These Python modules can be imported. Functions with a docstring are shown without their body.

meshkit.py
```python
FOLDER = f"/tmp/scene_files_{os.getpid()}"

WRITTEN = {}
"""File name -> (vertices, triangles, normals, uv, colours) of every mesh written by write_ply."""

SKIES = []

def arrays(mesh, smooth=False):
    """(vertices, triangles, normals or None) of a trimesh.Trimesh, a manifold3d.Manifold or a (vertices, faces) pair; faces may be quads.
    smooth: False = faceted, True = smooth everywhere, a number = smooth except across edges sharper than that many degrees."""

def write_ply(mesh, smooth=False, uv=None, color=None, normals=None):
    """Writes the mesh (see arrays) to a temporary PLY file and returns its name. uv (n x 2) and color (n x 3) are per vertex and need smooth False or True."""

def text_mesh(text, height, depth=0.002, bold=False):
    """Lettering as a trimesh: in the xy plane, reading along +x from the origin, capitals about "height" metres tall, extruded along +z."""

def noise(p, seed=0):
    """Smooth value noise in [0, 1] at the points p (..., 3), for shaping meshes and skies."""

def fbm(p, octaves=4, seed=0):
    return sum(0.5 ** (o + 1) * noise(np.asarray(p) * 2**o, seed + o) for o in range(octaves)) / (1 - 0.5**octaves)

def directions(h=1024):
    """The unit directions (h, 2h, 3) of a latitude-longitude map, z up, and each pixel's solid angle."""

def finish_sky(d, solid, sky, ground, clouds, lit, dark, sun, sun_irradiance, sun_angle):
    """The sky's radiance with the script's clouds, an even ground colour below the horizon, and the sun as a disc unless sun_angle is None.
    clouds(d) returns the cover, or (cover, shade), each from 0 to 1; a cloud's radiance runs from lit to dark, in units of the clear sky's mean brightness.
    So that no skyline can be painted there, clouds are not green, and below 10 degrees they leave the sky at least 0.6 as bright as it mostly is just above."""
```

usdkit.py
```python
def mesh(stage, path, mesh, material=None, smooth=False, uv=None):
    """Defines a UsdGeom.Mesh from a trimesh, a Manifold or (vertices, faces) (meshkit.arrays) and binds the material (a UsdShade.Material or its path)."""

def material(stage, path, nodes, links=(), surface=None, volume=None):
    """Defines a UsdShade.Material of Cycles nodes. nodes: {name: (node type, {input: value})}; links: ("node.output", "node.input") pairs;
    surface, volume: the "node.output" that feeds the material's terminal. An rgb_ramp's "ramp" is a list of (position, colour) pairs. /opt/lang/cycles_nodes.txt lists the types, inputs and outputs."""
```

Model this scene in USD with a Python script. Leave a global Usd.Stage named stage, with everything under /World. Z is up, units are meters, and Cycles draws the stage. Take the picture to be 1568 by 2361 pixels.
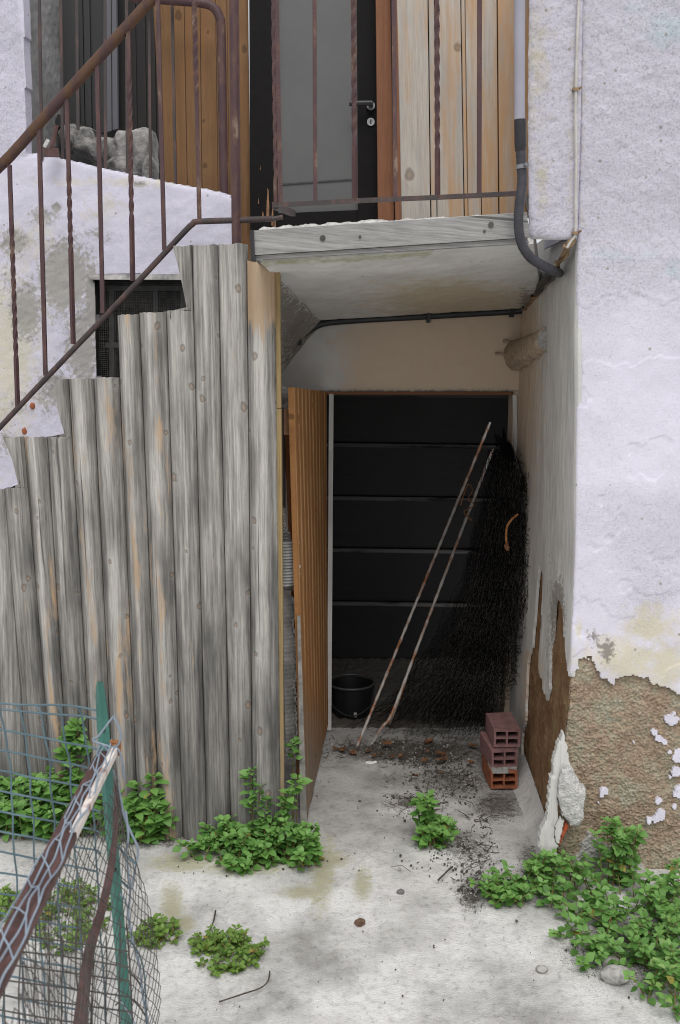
import math, random
import numpy as np
import trimesh, usdkit, meshkit, shapely
from shapely.geometry import Polygon, Point
from pxr import Usd, UsdGeom, UsdLux, UsdShade, Sdf, Gf, Vt

stage = Usd.Stage.CreateInMemory()
UsdGeom.SetStageUpAxis(stage, "Z")
UsdGeom.Xform.Define(stage, "/World")
UsdGeom.Scope.Define(stage, "/World/Looks")
PI = math.pi

# ------------------------------------------------------------------ camera, sky, sun, exposure
EYE, PITCH = 1.75, math.radians(9.3)
EXPOSURE = 0.66
SUN_DIR = np.array([0.05, -0.56, 0.86]); SUN_DIR = SUN_DIR / np.linalg.norm(SUN_DIR)
SUN_POWER, SUN_ANGLE, SKY_STRENGTH = 0.40, 40.0, 0.080

cam = UsdGeom.Camera.Define(stage, "/World/camera")
cam.CreateFocalLengthAttr(35.0)
cam.CreateHorizontalApertureAttr(24.0)
cam.CreateVerticalApertureAttr(24.0 * 1024 / 680)
cam.CreateClippingRangeAttr(Gf.Vec2f(0.05, 2000.0))
cam.CreateFStopAttr(6.3)
cam.CreateFocusDistanceAttr(3.7)
cam.CreateExposureAttr(EXPOSURE)
cam.AddTranslateOp().Set(Gf.Vec3d(0, 0, EYE))
cam.AddRotateXOp().Set(90.0 - math.degrees(PITCH))

sun_el = math.asin(SUN_DIR[2]); sun_rot = math.atan2(SUN_DIR[0], SUN_DIR[1])
skymat = usdkit.material(stage, "/World/Looks/overcast_sky", {
    "s": ("sky_texture", {"sky_type": "single_scattering", "sun_disc": False, "sun_elevation": sun_el, "sun_rotation": sun_rot}),
    "tc": ("texture_coordinate", {}),
    "n": ("noise_texture", {"scale": 2.2, "detail": 4.0}),
    "r": ("rgb_ramp", {"ramp": [(0.3, (0.72, 0.72, 0.72)), (0.7, (0.92, 0.92, 0.92))]}),
    "m": ("mix", {"color2": (6.4, 6.3, 6.35)}),
    "b": ("background_shader", {"strength": SKY_STRENGTH})},
    [("tc.generated", "n.vector"), ("n.fac", "r.fac"), ("r.color", "m.fac"), ("s.color", "m.color1"), ("m.color", "b.color")], surface="b.background")
dome = UsdLux.DomeLight.Define(stage, "/World/sky")
UsdShade.MaterialBindingAPI.Apply(dome.GetPrim()).Bind(skymat)
dome.GetPrim().SetCustomDataByKey("kind", "structure")
sun = UsdLux.DistantLight.Define(stage, "/World/sun")
sun.CreateIntensityAttr(SUN_POWER); sun.CreateAngleAttr(SUN_ANGLE); sun.CreateNormalizeAttr(True)
sun.CreateColorAttr(Gf.Vec3f(1.0, 0.97, 0.93))
zax = Gf.Vec3d(*SUN_DIR)
sun.AddTransformOp().Set(Gf.Matrix4d(1.0).SetRotate(Gf.Rotation(Gf.Vec3d(0, 0, 1), zax)))

# ------------------------------------------------------------------ helpers: measuring the place from the photograph
FPX, CX, CY = 35 / 24 * 1568, 784.0, 1180.5
CP, SP = math.cos(PITCH), math.sin(PITCH)
CAM = np.array([0, 0, EYE])


def ray(px, py):
    px, py = np.asarray(px, float), np.asarray(py, float)
    a, b = (px - CX) / FPX, -(py - CY) / FPX
    return np.stack([a + 0 * b, CP + b * SP + 0 * a, -SP + b * CP + 0 * a], -1)


def W(px, py, Y):
    d = ray(px, py)
    return CAM + d * (np.asarray(Y, float) / d[..., 1])[..., None]


def G(px, py, z=0.0):
    d = ray(px, py)
    return CAM + d * ((z - EYE) / d[..., 2])[..., None]


def proj(P):
    P = np.asarray(P, float) - CAM
    dep = P[..., 1] * CP - P[..., 2] * SP
    up = P[..., 1] * SP + P[..., 2] * CP
    return CX + FPX * P[..., 0] / dep, CY - FPX * up / dep


class Plane:
    def __init__(s, p0, n):
        s.p0, s.n = np.asarray(p0, float), np.asarray(n, float) / np.linalg.norm(n)

    def __call__(s, px, py):
        d = ray(px, py)
        return CAM + d * (((s.p0 - CAM) @ s.n) / (d @ s.n))[..., None]


def plane_y(Y):
    return Plane((0, Y, 0), (0, -1, 0))


# ------------------------------------------------------------------ helpers: prims
_names = {}


def path_of(parent, name):
    base = str(parent.GetPath()) if parent is not None else "/World"
    k = (base, name)
    n = _names.get(k, 0)
    _names[k] = n + 1
    return f"{base}/{name}" if n == 0 else f"{base}/{name}_{n:03d}"


def tag(prim, label=None, cat=None, group=None, kind=None):
    for k, v in (("label", label), ("category", cat), ("group", group), ("kind", kind)):
        if v:
            prim.SetCustomDataByKey(k, v)
    return prim


def thing(name, label, cat, group=None):
    x = UsdGeom.Xform.Define(stage, path_of(None, name))
    return tag(x.GetPrim(), label, cat, group)


def emit(parent, name, geo, mat, smooth=False, uv=None, pv=None, label=None, kind=None):
    m = usdkit.mesh(stage, path_of(parent, name), geo, MATS[mat], smooth=smooth, uv=uv)
    api = UsdGeom.PrimvarsAPI(m)
    for k, v in (pv or {}).items():
        api.CreatePrimvar(k, Sdf.ValueTypeNames.FloatArray, "vertex").Set(Vt.FloatArray.FromNumpy(np.asarray(v, np.float32)))
    return tag(m.GetPrim(), label, None, None, kind)


def cat_meshes(ms):
    V, F, n = [], [], 0
    for v, f in ms:
        v = np.asarray(v, float); f = np.asarray(f, int)
        if f.shape[1] == 4:
            f = np.vstack([f[:, [0, 1, 2]], f[:, [0, 2, 3]]])
        V.append(v); F.append(f + n); n += len(v)
    return np.vstack(V), np.vstack(F)


def vnormals(v, f):
    n = np.zeros_like(v)
    fn = np.cross(v[f[:, 1]] - v[f[:, 0]], v[f[:, 2]] - v[f[:, 0]])
    for k in range(3):
        np.add.at(n, f[:, k], fn)
    return n / np.maximum(np.linalg.norm(n, axis=1, keepdims=True), 1e-12)


def skirt(V, F, back, pv):
    """V, F (triangles): adds walls from the open border to the border pushed by `back` (vector or per-vertex)."""
    E = np.vstack([F[:, [0, 1]], F[:, [1, 2]], F[:, [2, 0]]])
    key = np.sort(E, 1)
    uq, idx, cnt = np.unique(key, axis=0, return_index=True, return_counts=True)
    B = E[idx[cnt == 1]]
    bv, inv = np.unique(B, return_inverse=True)
    inv = inv.reshape(B.shape)
    n0 = len(V)
    back = np.broadcast_to(back, V.shape)
    top, bot = V[bv], V[bv] + back[bv]
    V2 = np.vstack([V, top, bot])
    a, b = inv[:, 0] + n0, inv[:, 1] + n0
    k = len(bv)
    F2 = np.vstack([F, np.stack([b, a, a + k], 1), np.stack([b, a + k, b + k], 1)])
    pv2 = {n: np.concatenate([x, x[bv], x[bv]]) for n, x in pv.items()}
    return V2, F2, pv2


def grid_faces(na, nb, keep=None):
    i, j = np.meshgrid(np.arange(na - 1), np.arange(nb - 1), indexing="ij")
    q = np.stack([i * nb + j, i * nb + j + 1, (i + 1) * nb + j + 1, (i + 1) * nb + j], -1).reshape(-1, 4)
    if keep is not None:
        k = keep.ravel()
        q = q[k[q].all(1)]
    return np.vstack([q[:, [0, 1, 2]], q[:, [0, 2, 3]]])


def compact(V, F, pv):
    u, inv = np.unique(F, return_inverse=True)
    return V[u], inv.reshape(F.shape), {k: x[u] for k, x in pv.items()}


def sheet(parent, name, P, n, mat, keep=None, disp=None, edge=0.012, pv=None, uv=None, label=None, smooth=True, flip=False, kind=None):
    """A relief sheet: P (na, nb, 3) points, n outward normal, disp heights, keep mask, an edge of the given thickness."""
    na, nb = P.shape[:2]
    n = np.broadcast_to(np.asarray(n, float), P.shape)
    if disp is not None:
        P = P + n * disp[..., None]
    F = grid_faces(na, nb, keep)
    V = P.reshape(-1, 3)
    d = {k: np.asarray(x, float).reshape(-1) for k, x in (pv or {}).items()}
    if uv is not None:
        d["_u"], d["_v"] = uv[..., 0].reshape(-1), uv[..., 1].reshape(-1)
    nn = n.reshape(-1, 3)
    d["_nx"], d["_ny"], d["_nz"] = nn.T
    V, F, d = compact(V, F, d)
    nn = np.stack([d.pop("_nx"), d.pop("_ny"), d.pop("_nz")], 1)
    fn = np.cross(V[F[:, 1]] - V[F[:, 0]], V[F[:, 2]] - V[F[:, 0]])
    if (fn * nn[F[:, 0]]).sum() < 0:
        F = F[:, ::-1]
    if edge:
        V, F, d = skirt(V, F, -nn * edge, d)
    uvo = np.stack([d.pop("_u"), d.pop("_v")], 1) if uv is not None else None
    return emit(parent, name, (V, F), mat, smooth, uvo, d, label, kind)


def in_poly(px, py, poly, wob=0.0, freq=0.08, seed=0):
    if wob:
        q = np.stack([px * freq, py * freq, 0 * px + seed * 7.3], -1)
        px = px + (meshkit.fbm(q, 4, seed) - 0.5) * 2 * wob
        py = py + (meshkit.fbm(q + 31.7, 4, seed + 9) - 0.5) * 2 * wob
    return shapely.contains_xy(Polygon(poly).buffer(0), px, py)


def tube(pts, r, sides=8, twist=None, square=False, caps=True, jitter=0.0, seed=0):
    p = np.asarray(pts, float)
    t = np.gradient(p, axis=0)
    t /= np.linalg.norm(t, axis=1, keepdims=True) + 1e-12
    ref = np.array([0, 1.0, 0]) if abs(t[0][1]) < 0.8 else np.array([1.0, 0, 0])
    A = []
    a = ref - t[0] * (ref @ t[0])
    for k in range(len(p)):
        a = a - t[k] * (a @ t[k]); a /= np.linalg.norm(a) + 1e-12
        A.append(a.copy())
    A = np.array(A); B = np.cross(t, A)
    if square:
        sides = 4
    ang = np.arange(sides) * 2 * PI / sides + (PI / 4 if square else 0)
    tw = np.zeros(len(p)) if twist is None else np.asarray(twist)
    an = ang[None] + tw[:, None]
    rr = np.broadcast_to(np.asarray(r, float), (len(p),))[:, None]
    if jitter:
        rr = rr * (1 + jitter * (np.random.RandomState(seed).rand(len(p), sides) - 0.5) * 2)
    v = p[:, None] + (rr * np.cos(an))[..., None] * A[:, None] + (rr * np.sin(an))[..., None] * B[:, None]
    f = []
    i, j = np.meshgrid(np.arange(len(p) - 1), np.arange(sides), indexing="ij")
    q = np.stack([i * sides + j, i * sides + (j + 1) % sides, (i + 1) * sides + (j + 1) % sides, (i + 1) * sides + j], -1).reshape(-1, 4)
    f = np.vstack([q[:, [0, 1, 2]], q[:, [0, 2, 3]]])
    V = v.reshape(-1, 3)
    if caps:
        n = len(V)
        V = np.vstack([V, p[:1], p[-1:]])
        k = np.arange(sides)
        f = np.vstack([f, np.stack([0 * k + n, (k + 1) % sides, k], 1), np.stack([0 * k + n + 1, (len(p) - 1) * sides + k, (len(p) - 1) * sides + (k + 1) % sides], 1)])
    return V, f


def curve(pts, n=24):
    """Catmull-Rom through the points."""
    p = np.asarray(pts, float)
    q = np.vstack([2 * p[0] - p[1], p, 2 * p[-1] - p[-2]])
    out = []
    m = max(2, n // (len(p) - 1))
    for i in range(len(p) - 1):
        t = np.linspace(0, 1, m, endpoint=False)[:, None]
        a, b, c, d = q[i:i + 4]
        out.append(0.5 * (2 * b + (c - a) * t + (2 * a - 5 * b + 4 * c - d) * t ** 2 + (3 * b - a - 3 * c + d) * t ** 3))
    out.append(p[-1:])
    return np.vstack(out)


def line(a, b, n=2):
    return np.asarray(a)[None] + (np.asarray(b) - np.asarray(a))[None] * np.linspace(0, 1, n)[:, None]


def bar3(a, b, w, h, up=(0, 0, 1)):
    """A box beam from a to b, w across, h along up."""
    a, b, up = np.asarray(a, float), np.asarray(b, float), np.asarray(up, float)
    t = (b - a) / np.linalg.norm(b - a)
    s = np.cross(t, up); s /= np.linalg.norm(s)
    u = np.cross(s, t)
    c = [(-1, -1), (1, -1), (1, 1), (-1, 1)]
    V = np.array([e + s * w / 2 * x + u * h / 2 * y for e in (a, b) for x, y in c])
    F = np.array([[0, 3, 2, 1], [4, 5, 6, 7], [0, 1, 5, 4], [1, 2, 6, 5], [2, 3, 7, 6], [3, 0, 4, 7]])
    return V, F


def box(lo, hi):
    lo, hi = np.asarray(lo, float), np.asarray(hi, float)
    m = trimesh.creation.box(hi - lo); m.apply_translation((lo + hi) / 2)
    return np.array(m.vertices), np.array(m.faces)


def rounded_box(lo, hi, r=0.004):
    lo, hi = np.asarray(lo, float), np.asarray(hi, float)
    pts = []
    for x in (0, 1):
        for y in (0, 1):
            for z in (0, 1):
                c = np.where([x, y, z], hi - r, lo + r)
                for ax in range(3):
                    q = c.copy(); q[ax] += (1 if [x, y, z][ax] else -1) * r
                    pts.append(q)
    h = trimesh.convex.convex_hull(np.array(pts))
    return np.array(h.vertices), np.array(h.faces)


def fb(P, s, seed=0, o=4):
    return meshkit.fbm(np.asarray(P) * s, o, seed) - 0.5
# ------------------------------------------------------------------ materials
MATS = {}


def mat(name, nodes, links, surface="p.BSDF"):
    MATS[name] = usdkit.material(stage, f"/World/Looks/{name}", nodes, links, surface=surface)


def plain(name, col, rough=0.6, metal=0.0, var=0.25, scale=40.0, bump=0.0, col2=None, spec=0.4, bscale=None):
    """One base colour with soft mottling and fine relief."""
    c2 = col2 or tuple(x * (1 - var) for x in col)
    nodes = {"g": ("geometry", {}), "n": ("noise_texture", {"scale": scale, "detail": 5.0, "roughness": 0.6}),
             "r": ("rgb_ramp", {"ramp": [(0.36, c2), (0.62, col)]}),
             "p": ("principled_bsdf", {"roughness": rough, "metallic": metal, "specular_ior_level": spec})}
    links = [("g.position", "n.vector"), ("n.fac", "r.fac"), ("r.color", "p.base_color")]
    if bump:
        nodes["n2"] = ("noise_texture", {"scale": bscale or scale * 4, "detail": 4.0})
        nodes["b"] = ("bump", {"strength": 1.0, "distance": bump})
        links += [("g.position", "n2.vector"), ("n2.fac", "b.height"), ("b.normal", "p.normal")]
    mat(name, nodes, links)


def wood(name, light, dark, knot, fresh=None, fresh_at=0.60, fresh_w=0.1, weather_shade=None, contrast=1.0, knots=5.5, knot_amount=0.45, bump=0.0012, rough=0.75, vscale=1.0, damp=None, blot=None, wave=0.007, crack=0.0, damp_mode="mix"):
    """Plank wood; uv in metres, v along the grain; primvar wear (erosion and painted groove shade, 0 groove .. 1 ridge), damp (0..1)."""
    L = []
    N = {"tc": ("texture_coordinate", {}), "oi": ("object_info", {}),
         "wn": ("noise_texture", {"scale": 7.0, "detail": 2.0}),
         "wv": ("vector_math", {"math_type": "multiply_add", "vector2": (wave, 0.0, 0.0)}),
         "m1": ("mapping", {"scale": (240, 11.0 * vscale, 1)}), "m2": ("mapping", {"scale": (100, 2.2 * vscale, 1)}), "m3": ("mapping", {"scale": (14, 2.6, 1)}),
         "n1": ("noise_texture", {"scale": 1.0, "detail": 5.0, "roughness": 0.75}),
         "n2": ("noise_texture", {"scale": 1.0, "detail": 4.0, "roughness": 0.6}),
         "n3": ("noise_texture", {"scale": 1.0, "detail": 3.0, "roughness": 0.55}),
         "a1": ("math", {"math_type": "multiply", "value2": 0.58}), "a2": ("math", {"math_type": "multiply_add", "value2": 0.42}),
         "r": ("rgb_ramp", {"ramp": [(0.5 - 0.16 / contrast, dark), (0.5 + 0.13 / contrast, light)]}),
         "p": ("principled_bsdf", {"roughness": rough, "specular_ior_level": 0.25}),
         # knots
         "mk": ("mapping", {"scale": (knots * 1.15, knots * 0.85, 1)}), "kn": ("noise_texture", {"scale": 38.0, "detail": 3.0}), "kw": ("vector_math", {"math_type": "multiply_add", "vector2": (0.016, 0.022, 0.0)}), "ks": ("math", {"math_type": "multiply_add", "value2": 0.9, "value3": 0.40}), "kq": ("math", {"math_type": "divide"}),
         "vk": ("voronoi_texture", {"dimensions": "2D", "feature": "f1", "scale": 1.0, "randomness": 1.0}),
         "kc": ("separate_color", {}), "ko": ("math", {"math_type": "less_than", "value2": knot_amount}),
         "kd": ("map_range", {"from_min": 0.055, "from_max": 0.085, "to_min": 0.55, "to_max": 0.0, "clamp": True}),
         "kcr": ("rgb_ramp", {"ramp": [(0.0, tuple(1.5 * x for x in knot)), (0.028, knot), (0.05, tuple(0.45 * x for x in knot)), (0.07, tuple(0.6 * x for x in dark)), (0.10, light)]}),
         "mc": ("mapping", {"scale": (75, 0.9, 1)}), "nc": ("noise_texture", {"scale": 1.0, "detail": 2.0, "roughness": 0.5}), "cr": ("map_range", {"from_min": 0.27, "from_max": 0.34, "to_min": crack, "to_max": 0.0, "clamp": True}), "mixc": ("mix", {"color2": tuple(0.35 * x for x in dark)}),
         "kr": ("map_range", {"from_min": 0.07, "from_max": 0.30, "to_min": 1.0, "to_max": 0.0, "clamp": True}),
         "km": ("math", {"math_type": "multiply"}), "kh": ("math", {"math_type": "multiply"}), "kh2": ("math", {"math_type": "multiply", "value2": 0.45}),
         "mixk": ("mix", {}), "mixh": ("mix", {"color2": light}),
         "b": ("bump", {"strength": 0.9, "distance": bump}), "bh": ("math", {"math_type": "subtract"})}
    L += [("tc.uv", "wn.vector"), ("wn.color", "wv.vector1"), ("tc.uv", "wv.vector3"),
          ("wv.vector", "m1.vector"), ("wv.vector", "m2.vector"), ("tc.uv", "m3.vector"), ("m1.vector", "n1.vector"), ("m2.vector", "n2.vector"), ("m3.vector", "n3.vector"),
          ("n1.fac", "a1.value1"), ("n2.fac", "a2.value1"), ("a1.value", "a2.value3"), ("a2.value", "r.fac"),
          ("tc.uv", "kn.vector"), ("kn.color", "kw.vector1"), ("wv.vector", "kw.vector3"), ("kw.vector", "mk.vector"), ("mk.vector", "vk.vector"), ("kc.g", "ks.value1"), ("vk.distance", "kq.value1"), ("ks.value", "kq.value2"), ("kq.value", "kd.value"), ("kq.value", "kr.value"), ("vk.color", "kc.color"), ("kc.r", "ko.value1"),
          ("ko.value", "km.value1"), ("kd.result", "km.value2"), ("ko.value", "kh.value1"), ("kr.result", "kh.value2"), ("kh.value", "kh2.value1")]
    cur = "r.color"
    L += [(cur, "mixh.color1"), ("kh2.value", "mixh.fac")]
    cur = "mixh.color"
    if blot:
        N["blr"] = ("rgb_ramp", {"ramp": [(0.48, (0, 0, 0)), (0.72, (0.75, 0.75, 0.75))]})
        N["blm"] = ("mix", {"color2": blot})
        L += [("n3.fac", "blr.fac"), ("blr.color", "blm.fac"), (cur, "blm.color1")]
        cur = "blm.color"
    if weather_shade:  # grey dirt in the grooves, deepened by painted groove shade
        N["at"] = ("attribute", {"attribute": "wear_shade"})
        N["wa"] = ("math", {"math_type": "add"}); N["wb"] = ("math", {"math_type": "subtract", "value2": 0.5})
        N["wr"] = ("map_range", {"from_min": 0.12, "from_max": 0.80, "to_min": 1.0, "to_max": 0.0, "clamp": True})
        N["wm"] = ("mix", {"mix_type": "multiply", "color2": weather_shade})
        L += [("n2.fac", "wb.value1"), ("wb.value", "wa.value1"), ("at.fac", "wa.value2"), ("wa.value", "wr.value"), ("wr.result", "wm.fac"), (cur, "wm.color1")]
        cur = "wm.color"
    if damp:
        N["dt"] = ("attribute", {"attribute": "damp"})
        N["dn"] = ("math", {"math_type": "multiply_add", "value2": 1.1})
        N["ds"] = ("math", {"math_type": "subtract", "value2": 0.75}); N["dc"] = ("clamp", {"max": 0.8})
        N["dm"] = ("mix", {"mix_type": damp_mode, "color2": damp})
        L += [("n3.fac", "dn.value1"), ("dt.fac", "dn.value3"), ("dn.value", "ds.value1"), ("ds.value", "dc.value"), ("dc.result", "dm.fac"), (cur, "dm.color1")]
        cur = "dm.color"
    if fresh:
        N["fm"] = ("mapping", {"scale": (20, 2.0, 1), "location": (3.3, 1.7, 0)})
        N["fn"] = ("noise_texture", {"scale": 1.0, "detail": 6.0, "roughness": 0.68})
        N["fa"] = ("attribute", {"attribute": "fresh"})
        N["fd"] = ("math", {"math_type": "add"})
        N["fr"] = ("map_range", {"from_min": fresh_at, "from_max": fresh_at + fresh_w, "to_min": 0.0, "to_max": 0.8, "clamp": True})
        N["fx"] = ("mix", {"color2": fresh})
        L += [("tc.uv", "fm.vector"), ("fm.vector", "fn.vector"), ("fn.fac", "fd.value1"), ("fa.fac", "fd.value2"), ("fd.value", "fr.value"), ("fr.result", "fx.fac"), (cur, "fx.color1")]
        cur = "fx.color"
    L += [("wv.vector", "mc.vector"), ("mc.vector", "nc.vector"), ("nc.fac", "cr.value"), ("cr.result", "mixc.fac"), (cur, "mixc.color1"), ("mixc.color", "mixk.color1"), ("kq.value", "kcr.fac"), ("kcr.color", "mixk.color2"), ("km.value", "mixk.fac"), ("mixk.color", "p.base_color"),
          ("a2.value", "bh.value1"), ("km.value", "bh.value2"), ("bh.value", "b.height"), ("b.normal", "p.normal")]
    mat(name, N, L)


wood("weathered_planks", (0.54, 0.52, 0.485), (0.215, 0.206, 0.193), (0.20, 0.135, 0.085), fresh=(0.42, 0.29, 0.175), fresh_at=0.62, weather_shade=(0.42, 0.418, 0.415), damp=(0.40, 0.40, 0.405), damp_mode="multiply", contrast=0.98, knot_amount=0.75, knots=6.5, bump=0.003, blot=(0.135, 0.133, 0.129), crack=0.9)
wood("grey_board", (0.36, 0.355, 0.345), (0.13, 0.128, 0.124), (0.06, 0.05, 0.04), contrast=1.0, knot_amount=0.25, knots=4.0, crack=0.8)
wood("brown_panelling", (0.225, 0.122, 0.053), (0.105, 0.053, 0.022), (0.035, 0.014, 0.006), contrast=0.75, knot_amount=0.55, knots=5.0, bump=0.0005, rough=0.5, blot=(0.20, 0.095, 0.035))
wood("pale_panelling", (0.46, 0.425, 0.38), (0.28, 0.25, 0.215), (0.13, 0.07, 0.03), fresh=(0.42, 0.235, 0.10), fresh_at=0.44, fresh_w=0.22, contrast=0.85, knot_amount=0.5, knots=4.5, bump=0.0006, blot=(0.27, 0.268, 0.262))
wood("jamb_wood", (0.23, 0.105, 0.055), (0.12, 0.05, 0.028), (0.05, 0.02, 0.01), contrast=0.8, knot_amount=0.2)
wood("door_strips", (0.36, 0.175, 0.065), (0.20, 0.088, 0.03), (0.05, 0.02, 0.01), contrast=0.8, knot_amount=0.25, knots=7.0, damp=(0.17, 0.145, 0.115), fresh=(0.55, 0.33, 0.16), fresh_at=0.9, fresh_w=0.2)
wood("batten_wood", (0.34, 0.25, 0.12), (0.17, 0.12, 0.055), (0.08, 0.04, 0.02), contrast=0.9, knot_amount=0.2, damp=(0.25, 0.23, 0.2))
wood("dark_boards", (0.034, 0.032, 0.032), (0.020, 0.0195, 0.019), (0.02, 0.02, 0.02), contrast=0.6, knot_amount=0.1, fresh=(0.16, 0.155, 0.15), fresh_at=1.0)
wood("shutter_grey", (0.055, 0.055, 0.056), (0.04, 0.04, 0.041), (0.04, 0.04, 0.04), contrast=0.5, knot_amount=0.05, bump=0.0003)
wood("splinter_wood", (0.34, 0.15, 0.06), (0.17, 0.075, 0.03), (0.05, 0.02, 0.01), contrast=0.8, knot_amount=0.2)


def plaster(name, col, col2, stain=None, pit=0.004, pscale=150.0, rough=0.9, big=0.006, pore=None, speck=None, peel=None, stain2=None):
    """Lime plaster: primvars stain, peel (0..1) drive discoloured and bare patches; pores are relief plus painted pore shade."""
    N = {"g": ("geometry", {}), "n": ("noise_texture", {"scale": 5.0, "detail": 6.0, "roughness": 0.6}),
         "r": ("rgb_ramp", {"ramp": [(0.35, col2), (0.6, col)]}),
         "nf": ("noise_texture", {"scale": pscale, "detail": 7.0, "roughness": 0.85, "distortion": 0.6}),
         "nb": ("noise_texture", {"scale": pscale / 5, "detail": 3.0}),
         "at": ("attribute", {"attribute": "rough"}),
         "ah": ("math", {"math_type": "multiply"}), "ar": ("math", {"math_type": "multiply_add", "value2": 0.85, "value3": 0.15}),
         "rf": ("rgb_ramp", {"ramp": [(0.22, (0, 0, 0)), (0.42, (0.55, 0.55, 0.55)), (0.80, (1, 1, 1))]}),
         "b": ("bump", {"strength": 1.0, "distance": pit}), "b2": ("bump", {"strength": 0.6, "distance": big}),
         "p": ("principled_bsdf", {"roughness": rough, "specular_ior_level": 0.2})}
    L = [("g.position", "n.vector"), ("n.fac", "r.fac"), ("g.position", "nf.vector"), ("g.position", "nb.vector"), ("nf.fac", "rf.fac"),
         ("at.fac", "ar.value1"), ("rf.color", "ah.value1"), ("ar.value", "ah.value2"), ("ah.value", "b.height"),
         ("nb.fac", "b2.height"), ("b2.normal", "b.normal"), ("b.normal", "p.normal")]
    cur = "r.color"
    for k, (attr, c) in enumerate((("stain", stain), ("stain2", stain2), ("peel", peel))):
        if c:
            N[f"t{k}"] = ("attribute", {"attribute": attr})
            N[f"s{k}"] = ("noise_texture", {"scale": 22.0 if attr != "peel" else 60.0, "detail": 5.0, "roughness": 0.65})
            N[f"u{k}"] = ("math", {"math_type": "multiply_add", "value2": 1.5})
            N[f"v{k}"] = ("map_range", {"from_min": 0.95 if attr != "peel" else 1.05, "from_max": 1.45 if attr != "peel" else 1.25, "to_min": 0.0, "to_max": 0.9, "clamp": True})
            N[f"x{k}"] = ("mix", {"color2": c})
            L += [("g.position", f"s{k}.vector"), (f"s{k}.fac", f"u{k}.value1"), (f"t{k}.fac", f"u{k}.value3"), (f"u{k}.value", f"v{k}.value"), (f"v{k}.result", f"x{k}.fac"), (cur, f"x{k}.color1")]
            cur = f"x{k}.color"
    if speck:
        N["sn"] = ("voronoi_texture", {"feature": "f1", "scale": 28.0})
        N["sc"] = ("separate_color", {}); N["sl"] = ("math", {"math_type": "less_than", "value2": 0.12})
        N["sd"] = ("map_range", {"from_min": 0.10, "from_max": 0.16, "to_min": 0.8, "to_max": 0.0, "clamp": True})
        N["sm"] = ("math", {"math_type": "multiply"}); N["sx"] = ("mix", {"color2": speck})
        L += [("g.position", "sn.vector"), ("sn.color", "sc.color"), ("sc.r", "sl.value1"), ("sn.distance", "sd.value"), ("sl.value", "sm.value1"), ("sd.result", "sm.value2"), ("sm.value", "sx.fac"), (cur, "sx.color1")]
        cur = "sx.color"
    if pore:  # dark specks that paint the shadow of the stipple pores into the colour
        N["pn"] = ("noise_texture", {"scale": 135.0, "detail": 6.0, "roughness": 0.72})
        N["pr"] = ("map_range", {"from_min": 0.40, "from_max": 0.49, "to_min": 0.62, "to_max": 0.0, "clamp": True})
        N["pm"] = ("math", {"math_type": "multiply"}); N["px"] = ("mix", {"color2": pore})
        L += [("g.position", "pn.vector"), ("pn.fac", "pr.value"), ("pr.result", "pm.value1"), ("at.fac", "pm.value2"), ("pm.value", "px.fac"), (cur, "px.color1")]
        cur = "px.color"
    L.append((cur, "p.base_color"))
    mat(name, N, L)


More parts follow.
